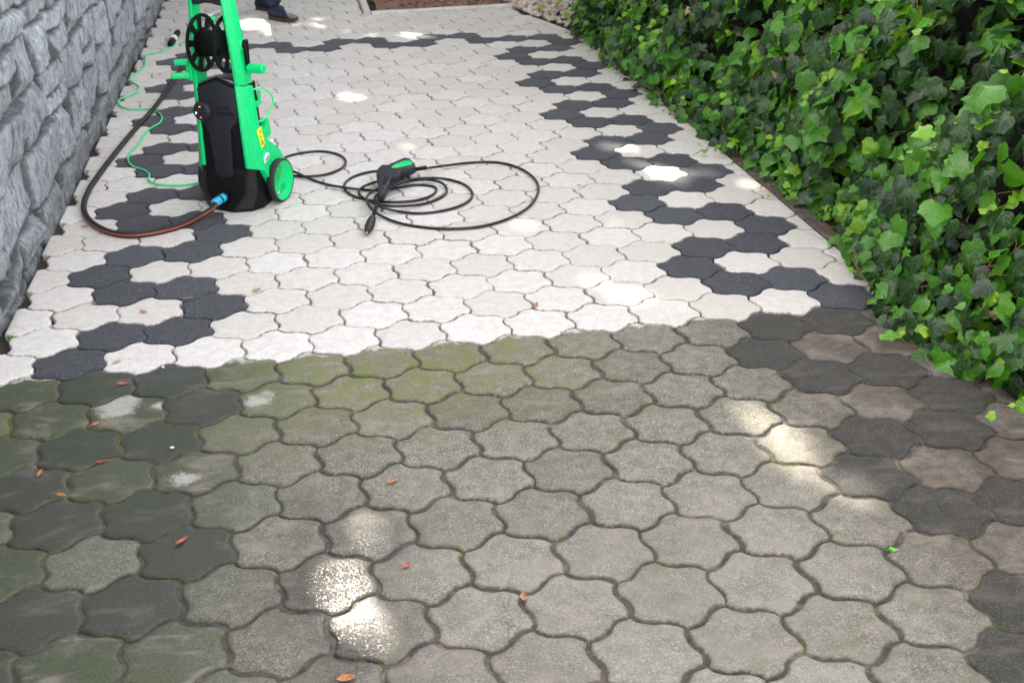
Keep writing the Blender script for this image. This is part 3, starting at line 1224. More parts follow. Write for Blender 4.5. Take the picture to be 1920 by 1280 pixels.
ivy = empty('ivy_bank', (1.75, 3.0, 0.0))
tag(ivy, 'thick bank of glossy green ivy spilling over the right edge of the path', 'ivy')
IV0 = np.array([1.75, 3.0, 0.0])


def place_ivy(n, ylo, yhi, depth_lo, depth_hi, smin, smax, bright, seed, zlo=0.02, zhi=1.55):
    rg = np.random.default_rng(seed)
    y = rg.uniform(ylo, yhi, n)
    z = zlo + (zhi - zlo) * rg.random(n) ** 0.95
    dep = rg.uniform(depth_lo, depth_hi, n)
    x = ivy_front(y, z) + dep
    pos_ = np.stack([x, y, z], 1)
    nor_ = np.stack([-1.0 + rg.normal(0, 0.45, n), -0.30 + rg.normal(0, 0.45, n), 0.62 + rg.normal(0, 0.42, n)], 1)
    tip = np.stack([-0.35 + rg.normal(0, 0.4, n), rg.normal(0, 0.6, n) - 0.1, -1.0 + rg.normal(0, 0.35, n)], 1)
    sz = rg.uniform(smin, smax, n) * (0.8 + 0.5 * rg.random(n) ** 3)
    t = rg.random(n)[:, None]
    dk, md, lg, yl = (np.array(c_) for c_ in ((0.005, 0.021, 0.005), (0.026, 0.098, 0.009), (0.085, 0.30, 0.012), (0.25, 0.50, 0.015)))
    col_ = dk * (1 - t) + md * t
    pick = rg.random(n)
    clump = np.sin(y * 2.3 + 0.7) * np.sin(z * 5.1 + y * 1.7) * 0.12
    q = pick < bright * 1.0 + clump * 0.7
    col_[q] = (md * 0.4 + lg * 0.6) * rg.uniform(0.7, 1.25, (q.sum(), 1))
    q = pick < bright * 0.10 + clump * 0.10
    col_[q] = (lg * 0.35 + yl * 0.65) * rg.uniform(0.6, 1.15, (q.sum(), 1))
    q = rg.random(n) < 0.06
    col_[q] = np.array((0.055, 0.105, 0.060)) * rg.uniform(0.6, 1.2, (q.sum(), 1))
    ids = rg.choice([0, 1, 2], n, p=[0.40, 0.50, 0.10])
    return pos_, nor_, tip, sz, col_, ids, rg.uniform(0.4, 1.7, n)


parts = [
    place_ivy(3400, -1.2, 6.6, 0.12, 0.24, 0.06, 0.10, 0.03, 1),  # inner layer: shade between leaves put into darker leaf colours
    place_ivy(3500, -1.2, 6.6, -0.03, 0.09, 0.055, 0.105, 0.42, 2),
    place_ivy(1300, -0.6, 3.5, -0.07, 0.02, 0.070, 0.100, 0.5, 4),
    place_ivy(2300, 5.6, 9.4, -0.04, 0.16, 0.05, 0.09, 0.5, 5),
    place_ivy(1900, -1.2, 6.6, -0.07, 0.08, 0.04, 0.075, 0.5, 6, 0.0, 0.3),
]
cat_ = [np.concatenate([p_[k] for p_ in parts]) for k in range(7)]


# young bright sprigs that stand off the face and creep over the pavers
def sprigs():
    rg = np.random.default_rng(11)
    pos_, nor_, tip, sz, col_, ids, cu = [], [], [], [], [], [], []
    stems = []
    spots = []
    for _ in range(120):
        y = rg.uniform(0.2, 6.5)
        z = rg.uniform(0.05, 1.2)
        spots.append((y, z, None))
    lowpx = [(1262, 208), (1365, 240), (1330, 285), (1590, 492), (1475, 330), (1445, 355), (1560, 425), (1120, 70), (1140, 85), (1100, 62), (1640, 570),
             (1215, 150), (1020, 18), (1045, 40), (1030, 22), (1182, 100), (1300, 180), (1690, 640), (1500, 360), (1880, 770), (1730, 625)]
    for x_, y_ in lowpx:
        p = g(x_, y_, 0.03)
        spots.append((p[1], 0.03, p[0]))
    for (y, z, fx) in spots:
        x = fx if fx is not None else float(ivy_front(np.array(y), np.array(z))) - 0.02
        root = Vector((x + 0.13, y + rg.uniform(-0.03, 0.05), z + 0.03))
        end = Vector((x - rg.uniform(0, 0.05), y + rg.uniform(-0.08, 0.05), max(0.02, z + rg.uniform(-0.02, 0.05))))
        midp = (root + end) / 2 + Vector((0, 0, 0.02))
        pth = catmull([root, midp, end], 4)
        stems.append(pth)
        nl = rg.integers(3, 7)
        for k in range(nl):
            t = 0.35 + 0.65 * k / max(1, nl - 1)
            q = pth[min(len(pth) - 1, int(t * (len(pth) - 1)))]
            pos_.append((q.x + rg.normal(0, 0.012), q.y + rg.normal(0, 0.014), q.z + rg.uniform(0.0, 0.012)))
            nor_.append((-0.5 + rg.normal(0, 0.3), -0.45 + rg.normal(0, 0.3), 0.9 + rg.normal(0, 0.2)))
            tip.append((-0.7 + rg.normal(0, 0.6), rg.normal(0, 0.7), -0.35))
            sz.append(rg.uniform(0.022, 0.048) * (1.25 - 0.45 * t))
            f = rg.uniform(0.1, 0.75)
            col_.append(np.array((0.07, 0.24, 0.012)) * (1 - f) + np.array((0.27, 0.48, 0.012)) * f)
            ids.append(int(rg.random() < 0.75))
            cu.append(rg.uniform(0.3, 1.2))
    return [np.array(a) for a in (pos_, nor_, tip, sz, col_, ids, cu)], stems


sp_, sprig_stems = sprigs()
cat_ = [np.concatenate([a, b_2]) for a, b_2 in zip(cat_, sp_)]
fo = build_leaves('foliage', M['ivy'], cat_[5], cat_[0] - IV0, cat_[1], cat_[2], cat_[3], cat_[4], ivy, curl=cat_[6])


# near-black backing behind the leaves; shade of the gaps put into its colour
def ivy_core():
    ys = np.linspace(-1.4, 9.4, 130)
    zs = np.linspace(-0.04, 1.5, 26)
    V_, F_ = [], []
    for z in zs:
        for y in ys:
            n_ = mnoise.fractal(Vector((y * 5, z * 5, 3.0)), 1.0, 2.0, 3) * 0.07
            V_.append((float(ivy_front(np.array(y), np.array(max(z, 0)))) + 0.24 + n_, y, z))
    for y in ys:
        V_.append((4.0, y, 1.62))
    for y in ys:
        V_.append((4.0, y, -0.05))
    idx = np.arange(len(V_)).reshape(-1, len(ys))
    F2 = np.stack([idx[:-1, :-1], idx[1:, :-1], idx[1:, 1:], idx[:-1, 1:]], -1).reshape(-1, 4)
    o = np_mesh('core', np.array(V_) - IV0, F2, M['gap_shade'], ivy, smooth=True)


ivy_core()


def many_tubes(name, paths, r, mat, parent, n=5):
    V_, F_ = [], []
    for pth, rr in paths:
        off = len(V_)
        prev = None
        for i, p in enumerate(pth):
            t = (pth[min(i + 1, len(pth) - 1)] - pth[max(i - 1, 0)]).normalized()
            u = (prev - t * prev.dot(t)) if prev is not None else (Vector((0.3, 0.2, 1)) - t * t.dot(Vector((0.3, 0.2, 1))))
            u.normalize()
            prev = u
            w = t.cross(u)
            for k in range(n):
                an = 2 * math.pi * k / n
                q = p + (u * math.cos(an) + w * math.sin(an)) * rr * (1 - 0.4 * i / len(pth))
                V_.append((q.x, q.y, q.z))
        for i in range(len(pth) - 1):
            for k in range(n):
                k2 = (k + 1) % n
                F_.append((off + i * n + k, off + i * n + k2, off + (i + 1) * n + k2, off + (i + 1) * n + k))
    return mesh_obj(name, V_, F_, mat, parent, smooth=True)


paths = []
IVv = Vector(IV0)
for s_ in range(330):
    y = random.uniform(-0.5, 6.5)
    z = random.uniform(0.0, 1.3)
    d_ = random.uniform(-0.03, 0.10)
    pts = []
    a = random.uniform(0, 6.28)
    for k in range(5):
        yy, zz = y + 0.07 * k * math.cos(a) + random.uniform(-0.03, 0.03), max(0.004, z + 0.06 * k * math.sin(a) + random.uniform(-0.03, 0.02))
        pts.append(Vector((float(ivy_front(np.array(yy), np.array(zz))) + d_, yy, zz)) - IVv)
    paths.append((catmull(pts, 4), random.uniform(0.0010, 0.0030)))
for pth in sprig_stems:
    paths.append(([p - IVv for p in pth], 0.0014))
# a bare woody runner bending out over the paving edge
pts = [g(1605, 470, 0.10), g(1600, 485, 0.09), g(1612, 510, 0.06), g(1628, 530, 0.04), g(1650, 548, 0.02), g(1675, 560, 0.01)]
paths.append((catmull([Vector(p) - IVv for p in pts], 5), 0.004))
tag(many_tubes('stems', paths, 0.002, M['stem'], ivy), kind='stuff')

# withered leaves caught in the bank
rg = np.random.default_rng(5)
nd = 60
y = rg.uniform(0.3, 6.0, nd)
z = rg.uniform(0.02, 1.2, nd)
pd = np.stack([ivy_front(y, z) + rg.uniform(-0.04, 0.04, nd), y, z], 1)
pp_ = [(pd, None)]
build_leaves('withered_leaves', M['tanleaf'], rg.integers(0, 3, nd), pd - IV0,
             np.stack([-1 + rg.normal(0, 0.6, nd), rg.normal(0, 0.6, nd), 0.4 + rg.normal(0, 0.6, nd)], 1),
             np.stack([rg.normal(0, 0.5, nd), rg.normal(0, 0.7, nd), -1 + rg.normal(0, 0.4, nd)], 1),
             rg.uniform(0.04, 0.09, nd), np.full((nd, 3), 0.2), ivy, curl=rg.uniform(1.5, 3.5, nd))

# pine needles dropped along the kerb
paths = []
for _ in range(170):
    y = random.uniform(0.6, 6.3)
    x = float(np.interp(y, LY, LX)) + random.uniform(-0.06, 0.14)
    a = random.uniform(-0.7, 0.7) + (0 if random.random() < 0.7 else 1.5)
    L_ = random.uniform(0.05, 0.13)
    z = 0.006 if x < 1.53 else 0.012
    p0 = Vector((x, y, z))
    p1 = Vector((x + L_ * math.cos(a), y + L_ * math.sin(a), z + random.uniform(0, 0.02)))
    paths.append((catmull([p0, (p0 + p1) / 2 + Vector((0, 0.005, 0.004)), p1], 3), 0.0009))
b = NB('pine_needle')
b.base(b.mix(b.ramp(b.noise(30, 2), 0.4, 0.6), (0.22, 0.075, 0.035), (0.36, 0.16, 0.08)))
b.rough(0.6)
pn = many_tubes('pine_needles', paths, 0.001, b.m, None, n=4)
tag(pn, 'rusty pine needles scattered along the edge below the ivy', 'pine needles', kind='stuff')


# ------------------------------------------------------------------ fallen leaves and small bits on the paving
def fallen(px, L_, w, az, mat, label, group='fallen leaves on the paving', curlz=0.35, z=0.004):
    x, y, _ = g(*px)
    n = 9
    L_, w = L_ * 0.86, w * 0.82
    V_, F_ = [], []
    for i in range(n + 1):
        t = i / n
        hw = w * math.sin(math.pi * min(1, t * 0.98 + 0.01)) ** 0.8 * (1.1 - 0.5 * t)
        zc = 0.0006 + curlz * L_ * ((t - 0.5) ** 2) * 1.2
        for s in (-1, -0.5, 0, 0.5, 1):
            V_.append(((t - 0.5) * L_, s * hw, zc + abs(s) * hw * 0.55))
    for i in range(n):
        for k in range(4):
            F_.append((i * 5 + k, (i + 1) * 5 + k, (i + 1) * 5 + k + 1, i * 5 + k + 1))
    o = mesh_obj('fallen_leaf', V_, F_, mat, smooth=True)
    so_ = o.modifiers.new('thick', 'SOLIDIFY')
    so_.thickness = 0.0006
    o.location = (x, y, z)
    o.rotation_euler = (random.uniform(-0.15, 0.15), random.uniform(-0.1, 0.1), az)
    tag(o, label, 'leaf', group)
    return o


FL = [
    ((482, 547), 0.045, 0.011, 0.3, 'tanleaf', 'pale tan leaf on the joint right of the left dark border'),
    ((1005, 574), 0.042, 0.010, 1.0, 'dry', 'orange leaf tipped up on a white paver in the middle of the washed area'),
    ((269, 587), 0.040, 0.009, -0.5, 'dry', 'small curled orange leaf on the white paver inside the left dark border'),
    ((160, 427), 0.036, 0.010, 0.0, 'dry', 'brown leaf lying outside the bend of the garden hose'),
    ((220, 681), 0.034, 0.008, 0.6, 'tanleaf', 'grey tan curled leaf on the lowest washed white paver on the left'),
    ((230, 722), 0.040, 0.008, 0.0, 'redleaf', 'red brown leaf on the mossy dark paver just below the washed line'),
    ((182, 797), 0.026, 0.008, 1.1, 'dry', 'short curled brown leaf below the half washed paver on the left'),
    ((174, 799), 0.022, 0.007, 1.7, 'redleaf', 'dark red leaf scrap touching a curled brown leaf on the left'),
    ((76, 890), 0.040, 0.009, 1.4, 'dry', 'two tone orange and yellow leaf near the left edge'),
    ((192, 868), 0.036, 0.007, 0.4, 'redleaf', 'narrow reddish leaf at the upper edge of a green stained paver'),
    ((116, 931), 0.034, 0.008, -0.6, 'dry', 'orange leaf at the corner of a dark paver near the left edge'),
    ((342, 1017), 0.050, 0.009, 0.9, 'redleaf', 'long twisted red leaf on the dark algae covered paver'),
    ((738, 905), 0.044, 0.010, 0.6, 'dry', 'rolled tan orange leaf on the grey paver above the wet stones'),
    ((762, 1063), 0.022, 0.008, 0.2, 'redleaf', 'small red leaf scrap right of the wet stones'),
    ((981, 1122), 0.034, 0.010, 1.5, 'dry', 'orange leaf standing in the joint at the lower middle'),
    ((650, 1276), 0.045, 0.016, 0.1, 'dry', 'bright orange leaf at the very bottom edge'),
    ((249, 258), 0.030, 0.008, 0.8, 'dry', 'orange leaf bit beside the garden hose near the wall'),
    ((300, 141), 0.020, 0.006, 0.0, 'redleaf', 'dark leaf scrap close to the wall above the green cable'),
    ((176, 571), 0.022, 0.006, -0.3, 'tanleaf', 'pale leaf scrap in the joint left of the dark border'),
    ((352, 561), 0.042, 0.004, 0.3, 'tanleaf', 'thin pale green grass blade in the joint of the left dark border'),
    ((1086, 350), 0.025, 0.007, -0.5, 'redleaf', 'red leaf bit in the joint left of the right dark border'),
    ((1062, 62), 0.03, 0.009, 0.2, 'tanleaf', 'tan leaf at the far right below the pebbles'),
    ((1400, 108), 0.0, 0, 0, '', ''),
]
for px, L_, w, az, mk, lab in FL:
    if L_ > 0:
        fallen(px, L_, w, az, M[mk], lab)
# crumbs of soil and bark lying on the unwashed stones
V_, F_ = [], []
for _ in range(520):
    x, y = random.uniform(-1.25, 1.45), random.uniform(-0.9, 1.15)
    if random.random() < 0.5:
        x = random.choice((random.uniform(-1.3, -0.5), random.uniform(0.9, 1.5)))
    blob(V_, F_, (x, y, 0.001), random.uniform(0.0008, 0.0026), (1, random.uniform(0.4, 0.9), 0.5), rough=0.25)
o = mesh_obj('grit', V_, F_, M['chip3'])
tag(o, 'dark crumbs of soil and bark strewn over the unwashed stones', 'grit', kind='stuff')
# white scraps
for k, (px, lab) in enumerate([((323, 841), 'white paper flake on the algae dark paver near the left'),
                               ((306, 690), 'tiny white chip on the first unwashed row below the half washed stones')]):
    x, y, _ = g(*px)
    V_, F_ = [], []
    blob(V_, F_, (0, 0, 0), 0.007, (1, 0.7, 0.35))
    o = mesh_obj('white_flake', V_, F_, M['white'])
    o.location = (x, y, 0.004)
    tag(o, lab, 'flake')
# weed in a joint
def weed(px, label, n=8, s=0.016, col=(0.10, 0.38, 0.02)):
    x, y, _ = g(*px)
    rg = np.random.default_rng(int(px[0]))
    ang = rg.uniform(0, 6.28, n)
    pos_ = np.stack([rg.normal(0, 0.002, n), rg.normal(0, 0.002, n), rg.uniform(0.001, 0.008, n)], 1)
    tip = np.stack([np.cos(ang), np.sin(ang), rg.uniform(0.3, 0.9, n)], 1)
    nor_ = np.stack([-np.cos(ang) * 0.5, -np.sin(ang) * 0.5, np.ones(n)], 1)
    o = build_leaves('weed', M['treeleaf'], np.zeros(n, int), pos_, nor_, tip, rg.uniform(0.7, 1.2, n) * s,
                     np.tile(np.array(col), (n, 1)), None, templates=[T_OVAL])
    o.location = (x, y, -0.004)
    tag(o, label, 'weed')


weed((1671, 1032), 'tiny bright green weed sprouting in the lower right joint')
weed((22, 634), 'small green weed squeezed between the wall foot and the pavers', 4, 0.022, (0.06, 0.22, 0.02))
weed((1202, 240), 'little green sprout in a joint of the right dark border', 4, 0.02, (0.06, 0.2, 0.02))


# ------------------------------------------------------------------ pressure washer
PHI = rad(-28)
WX, WY = -0.645, 2.785


def wl(X, Y, Z):
    return Vector((WX + X * math.cos(PHI) - Y * math.sin(PHI), WY + X * math.sin(PHI) + Y * math.cos(PHI), Z))


wash = empty('pressure_washer', (WX, WY, 0.0), PHI)
tag(wash, 'upright green and black electric pressure washer with hose reel on the paving', 'pressure washer')

# lower body, chamfered front
bot = [(-0.118, -0.125), (-0.055, -0.175), (0.045, -0.188), (0.112, -0.152), (0.132, -0.10), (0.118, 0.06), (-0.118, 0.06), (-0.135, -0.09)]
midp = [(-0.134, -0.118), (-0.095, -0.148), (0.085, -0.150), (0.128, -0.128), (0.135, -0.10), (0.120, 0.07), (-0.120, 0.07), (-0.136, -0.09)]
top_ = [(-0.128, -0.112), (-0.095, -0.138), (0.085, -0.138), (0.122, -0.115), (0.125, -0.09), (0.115, 0.03), (-0.115, 0.03), (-0.128, -0.09)]
V_, F_ = [], []
lv = [(0.0, bot), (0.012, [(x * 1.03, y * 1.02) for x, y in bot]), (0.075, midp), (0.19, top_)]
for z, pl in lv:
    for x, y in pl:
        V_.append((x, y, z))
for i in range(3):
    for k in range(8):
        F_.append((i * 8 + k, i * 8 + (k + 1) % 8, (i + 1) * 8 + (k + 1) % 8, (i + 1) * 8 + k))
F_.append(tuple(reversed(range(8))))
F_.append(tuple(24 + k for k in range(8)))
ba = bevel(mesh_obj('base', V_, F_, M['black'], wash), 0.004)
# foot scoop in front, paler than the base
sc = prism('front_foot', [(-0.120, -0.128), (-0.060, -0.180), (-0.03, -0.182), (-0.075, -0.132)], 0.004, 0.030, M['panel'], wash, 'Z', 0.003)

# core of the housing
co_ = prism('housing', [(-0.100, 0.10), (0.100, 0.10), (0.088, 0.50), (0.0, 0.525), (-0.088, 0.50)], -0.132, 0.015, M['black'], wash, 'Y', 0.004)
# glossy sloping lid behind the front panel
V_ = [(-0.078, -0.125, 0.516), (0.0, -0.125, 0.540), (0.082, -0.125, 0.514), (0.078, 0.02, 0.478), (0.0, 0.02, 0.492), (-0.075, 0.02, 0.478),
      (-0.078, -0.125, 0.49), (0.082, -0.125, 0.49), (0.078, 0.02, 0.46), (-0.075, 0.02, 0.46)]
F_ = [(0, 1, 4, 5), (1, 2, 3, 4), (2, 7, 8, 3), (0, 5, 9, 6), (5, 4, 3, 8, 9), (0, 6, 7, 2, 1)]
lid = mesh_obj('lid', V_, F_, M['gloss'], wash)
bevel(lid, 0.003)

# front panel: a raised facet; recess shade is put into the blacker lower field
fp = prism('front_panel', [(-0.094, 0.10), (0.094, 0.10), (0.086, 0.511), (0.002, 0.545), (-0.084, 0.511)], -0.140, -0.128, M['black'], wash, 'Y', 0.003)
V_ = [(-0.080, -0.147, 0.33), (-0.055, -0.147, 0.28), (-0.045, -0.158, 0.15), (-0.015, -0.160, 0.128), (0.040, -0.158, 0.150), (0.050, -0.147, 0.34), (0.075, -0.147, 0.37),
      (-0.080, -0.158, 0.36), (0.080, -0.156, 0.39), (0.080, -0.150, 0.49), (0.0, -0.150, 0.522), (-0.076, -0.150, 0.49)]
fc = prism('front_facet', [(-0.082, 0.375), (-0.052, 0.325), (-0.042, 0.155), (-0.012, 0.130), (0.034, 0.142), (0.046, 0.335), (0.084, 0.375),
                           (0.083, 0.500), (0.004, 0.533), (-0.081, 0.500)], -0.153, -0.138, M['panel'], wash, 'Y', 0.003)


# green side shells
def shell(name, sgn):
    def xo(y, z, frontedge=False):
        v = 0.133 - (z - 0.17) * 0.045 + (0.022 if (z < 0.24 and y > -0.11) else 0.0)
        return v
    pol = [(-0.116, 0.168), (-0.095, 0.160), (-0.050, 0.085), (0.0, 0.082), (0.062, 0.10), (0.078, 0.160), (0.045, 0.212), (-0.045, 0.300),
           (-0.052, 0.320), (-0.060, 0.500), (-0.090, 0.506), (-0.116, 0.508)]
    fr = [(0.106, -0.146, 0.178), (0.092, -0.146, 0.515)]       # outer x at the front edge
    inn = [(0.093, -0.146, 0.180), (0.083, -0.146, 0.517)]
    V_, F_ = [], []
    for y_, z_ in pol:
        V_.append((sgn * xo(y_, z_), y_, z_))
    n = len(pol)
    for y_, z_ in pol:
        V_.append((sgn * 0.088, y_, z_))
    V_ += [(sgn * fr[0][0], fr[0][1], fr[0][2]), (sgn * fr[1][0], fr[1][1], fr[1][2]),
           (sgn * inn[0][0], inn[0][1], inn[0][2]), (sgn * inn[1][0], inn[1][1], inn[1][2])]
    a, b_1, c_, d_ = 2 * n, 2 * n + 1, 2 * n + 2, 2 * n + 3
    # outer side in three convex pieces
    F_ += [(0, 1, 10, 11), (1, 7, 8, 9, 10), (1, 2, 3, 4, 5, 6, 7)]
    F_ += [tuple(n + k for k in reversed((0, 1, 10, 11))), tuple(n + k for k in reversed((1, 7, 8, 9, 10))), tuple(n + k for k in reversed((1, 2, 3, 4, 5, 6, 7)))]
    for k in range(n):
        k2 = (k + 1) % n
        if k == 11:
            continue
        F_.append((k, n + k, n + k2, k2))
    F_ += [(a, 0, 11, b_1), (c_, a, b_1, d_), (n, c_, d_, n + 11), (0, a, c_, n), (11, n + 11, d_, b_1)]
    o = mesh_obj(name, V_, F_, M['green'], wash)
    bm = bmesh.new()
    bm.from_mesh(o.data)
    bmesh.ops.recalc_face_normals(bm, faces=bm.faces)
    bm.to_mesh(o.data)
    bm.free()
    bevel(o, 0.003, 2, 25)
    return o


sh_r = shell('side_shell', 1)
sh_l = shell('side_shell', -1)


# handle frame posts
def post(sgn):
    def ring(z, t):
        ox = 0.120 * (1 - t) + 0.094 * t
        ix = ox - (0.036 * (1 - t) + 0.031 * t)
        yb = -0.060 * (1 - t) - 0.082 * t
        return [(sgn * ix, -0.144, z), (sgn * (ox - 0.022), -0.144, z), (sgn * ox, -0.118, z), (sgn * ox, yb, z), (sgn * ix, yb, z)]
    V_, F_ = [], []
    rs = [ring(0.514, 0.0), ring(0.68, 0.5), ring(0.845, 1.0)]
    # the shoulder rounds over into the bar
    top = [(x - sgn * 0.012, y * 0.98 - 0.002, 0.862) for x, y, z in ring(0.862, 1.05)]
    rs.append(top)
    for r_ in rs:
        V_ += r_
    for i in range(3):
        for k in range(5):
            F_.append((i * 5 + k, i * 5 + (k + 1) % 5, (i + 1) * 5 + (k + 1) % 5, (i + 1) * 5 + k))
    F_.append(tuple(reversed(range(5))))
    F_.append(tuple(15 + k for k in range(5)))
    o = mesh_obj('handle_post', V_, F_, M['green'], wash)
    bm = bmesh.new()
    bm.from_mesh(o.data)
    bmesh.ops.recalc_face_normals(bm, faces=bm.faces)
    bm.to_mesh(o.data)
    bm.free()
    bevel(o, 0.005, 3, 25)
    return o


post(1)
post(-1)
# grip bar between the posts, arched underneath
poly = [(-0.066, 0.862), (-0.066, 0.822), (-0.040, 0.822), (-0.010, 0.829), (0.015, 0.829), (0.045, 0.822), (0.066, 0.818), (0.066, 0.862)]
prism('grip', poly, -0.142, -0.088, M['panel'], wash, 'Y', 0.006, 3)


# hose reel
reel = empty('hose_reel', (0, 0, 0))
def disc(xc, name):
    """a flange with a rim, a hub ring and spokes"""
    V_, F_ = [], []
    n, rt = 48, 0.006
    yc, zc = -0.098, 0.667
    def ringband(r_in, r_out, x0, x1):
        off = len(V_)
        for r_, x_ in ((r_in, x0), (r_out, x0), (r_out, x1), (r_in, x1)):
            for k in range(n):
                t = 2 * math.pi * k / n
                V_.append((x_, yc + r_ * math.cos(t), zc + r_ * math.sin(t)))
        for q in range(4):
            for k in range(n):
                k2 = (k + 1) % n
                F_.append((off + q * n + k, off + q * n + k2, off + ((q + 1) % 4) * n + k2, off + ((q + 1) % 4) * n + k))
    ringband(0.100, 0.113, xc - 0.005, xc + 0.005)
    ringband(0.018, 0.060, xc - 0.003, xc + 0.003)
    for s in range(9):
        t0 = 2 * math.pi * s / 9 + 0.2
        for (ra, rb, wa, wb) in ((0.055, 0.104, 0.17, 0.15),):
            off = len(V_)
            for x_ in (xc - 0.0025, xc + 0.0025):
                for r_, w_ in ((ra, wa), (rb, wb)):
                    for sg in (-1, 1):
                        t = t0 + sg * w_
                        V_.append((x_, yc + r_ * math.cos(t), zc + r_ * math.sin(t)))
            for f in ((0, 1, 3, 2), (4, 6, 7, 5), (0, 4, 5, 1), (2, 3, 7, 6), (0, 2, 6, 4), (1, 5, 7, 3)):
                F_.append(tuple(off + q for q in f))
    o = mesh_obj(name, V_, F_, M['black'], wash)
    bm = bmesh.new()
    bm.from_mesh(o.data)
    bmesh.ops.recalc_face_normals(bm, faces=bm.faces)
    bm.to_mesh(o.data)
    bm.free()
    return o


COL.objects.unlink(reel)
bpy.data.objects.remove(reel)
d1 = disc(-0.066, 'reel_flange')
d2 = disc(0.050, 'reel_flange')
lathe('reel_drum', [(-0.066, 0.05), (-0.064, 0.052), (0.048, 0.052), (0.050, 0.05)], M['black'], wash, 32, 'X', (0, -0.098, 0.667))
lathe('reel_axle', [(-0.10, 0.012), (0.125, 0.012)], M['black'], wash, 16, 'X', (0, -0.098, 0.667))
lathe('axle_boss', [(0.095, 0.022), (0.112, 0.022), (0.116, 0.018)], M['green'], wash, 24, 'X', (0, -0.094, 0.664))
# crank with its green knob
lever = hexa('crank', [(0.117, -0.100, 0.562), (0.130, -0.100, 0.562), (0.130, -0.078, 0.562), (0.117, -0.078, 0.562)],
             [(0.116, -0.106, 0.688), (0.132, -0.106, 0.688), (0.132, -0.078, 0.688), (0.116, -0.078, 0.688)], M['black'], wash, 0.006)
kn = lathe('crank_knob', [(0.122, 0.017), (0.126, 0.0195), (0.188, 0.0205), (0.192, 0.017)], M['green'], wash, 12, 'X', (0, -0.088, 0.575), smooth=False)

# lance clips on the left post
for zc in (0.600, 0.548):
    pl = [(-0.118, -0.150), (-0.150, -0.162), (-0.158, -0.176), (-0.150, -0.180), (-0.128, -0.168), (-0.105, -0.160), (-0.100, -0.130), (-0.116, -0.125)]
    pl = pl if zc > 0.57 else [(x - 0.012 if x < -0.12 else x, y - 0.012 if x < -0.12 else y) for x, y in pl]
    prism('lance_clip', pl, zc - 0.011, zc + 0.012, M['green'], wash, 'Z', 0.003)
prism('clip_plate', [(-0.124, -0.148), (-0.100, -0.148), (-0.100, -0.120), (-0.124, -0.120)], 0.525, 0.605, M['green'], wash, 'Z', 0.003)

# control dial
lathe('dial', [(-0.150, 0.041), (-0.158, 0.041), (-0.168, 0.036), (-0.172, 0.033)], M['panel'], wash, 40, 'Y', (-0.066, 0, 0.408))
dl = lathe('display', [(-0.171, 0.031), (-0.1735, 0.031), (-0.1738, 0.029)], M['display'], wash, 40, 'Y', (-0.066, 0, 0.408))
for nm, (x_, z_), (w_, h_), mk in (('orange_led', (-0.066, 0.429), (0.0034, 0.0016), 'led_orange'), ('white_led', (-0.085, 0.403), (0.0023, 0.0033), 'led_white'),
                                   ('red_led', (-0.066, 0.386), (0.0032, 0.0028), 'led_red')):
    prism(nm, [(x_ - w_, z_ - h_), (x_ + w_, z_ - h_), (x_ + w_, z_ + h_), (x_ - w_, z_ + h_)], -0.1748, -0.1735, M[mk], wash, 'Y')
prism('display_line', [(-0.092, 0.4095), (-0.040, 0.4095), (-0.040, 0.4105), (-0.092, 0.4105)], -0.1744, -0.1736, M['gloss'], wash, 'Y')


def text(name, body, size, loc, mat, parent, rot=(rad(90), 0, 0), ext=0.0006, width=None, bold=0.0):
    cu = bpy.data.curves.new(name, 'FONT')
    cu.body = body
    cu.size = size
    cu.extrude = ext
    cu.offset = bold
    cu.align_x = 'LEFT'
    tmp = bpy.data.objects.new(name, cu)
    COL.objects.link(tmp)
    bpy.context.view_layer.update()
    dg = bpy.context.evaluated_depsgraph_get()
    me = bpy.data.meshes.new_from_object(tmp.evaluated_get(dg))
    COL.objects.unlink(tmp)
    bpy.data.objects.remove(tmp)
    me.materials.clear()
    me.materials.append(mat)
    o = bpy.data.objects.new(name, me)
    COL.objects.link(o)
    o.parent = parent
    o.location = loc
    o.rotation_euler = rot
    if width:
        xs = [v.co.x for v in me.vertices]
        sx = width / (max(xs) - min(xs))
        o.scale = (sx, 1, 1)
    return o


text('lettering', 'DIGITAL', 0.019, (-0.006, -0.1535, 0.417), M['etched'], wash, width=0.066, bold=0.0006)
text('lettering', 'CONTROL', 0.019, (-0.006, -0.1535, 0.395), M['etched'], wash, width=0.084, bold=0.0006)

# water inlet with blue quick connector
lathe('inlet', [(-0.145, 0.017), (-0.176, 0.017), (-0.180, 0.014)], M['black'], wash, 20, 'Y', (0.0, 0, 0.062))

# labels on the right shell: yellow warning label and bar code label, laid on the shell side
def on_shell(y, z, off):
    fl = 0.022 * (0.506 - z) / 0.346 * min(1.0, max(0.0, (y + 0.116) / 0.021))
    return (0.133 - (z - 0.17) * 0.045 + fl + off, y, z)


def decal(name, quad, mat, off=0.0012, parent=wash):
    V_ = [on_shell(y, z, off) for y, z in quad] + [on_shell(y, z, -0.002) for y, z in quad]
    F_ = [(0, 1, 2, 3), (7, 6, 5, 4), (0, 4, 5, 1), (1, 5, 6, 2), (2, 6, 7, 3), (3, 7, 4, 0)]
    return mesh_obj(name, V_, F_, mat, parent)


yl = decal('warning_label', [(-0.092, 0.252), (-0.060, 0.262), (-0.064, 0.334), (-0.097, 0.326)], M['yellow'])
# pictograms: a triangle, a ring and a small figure
marks = []


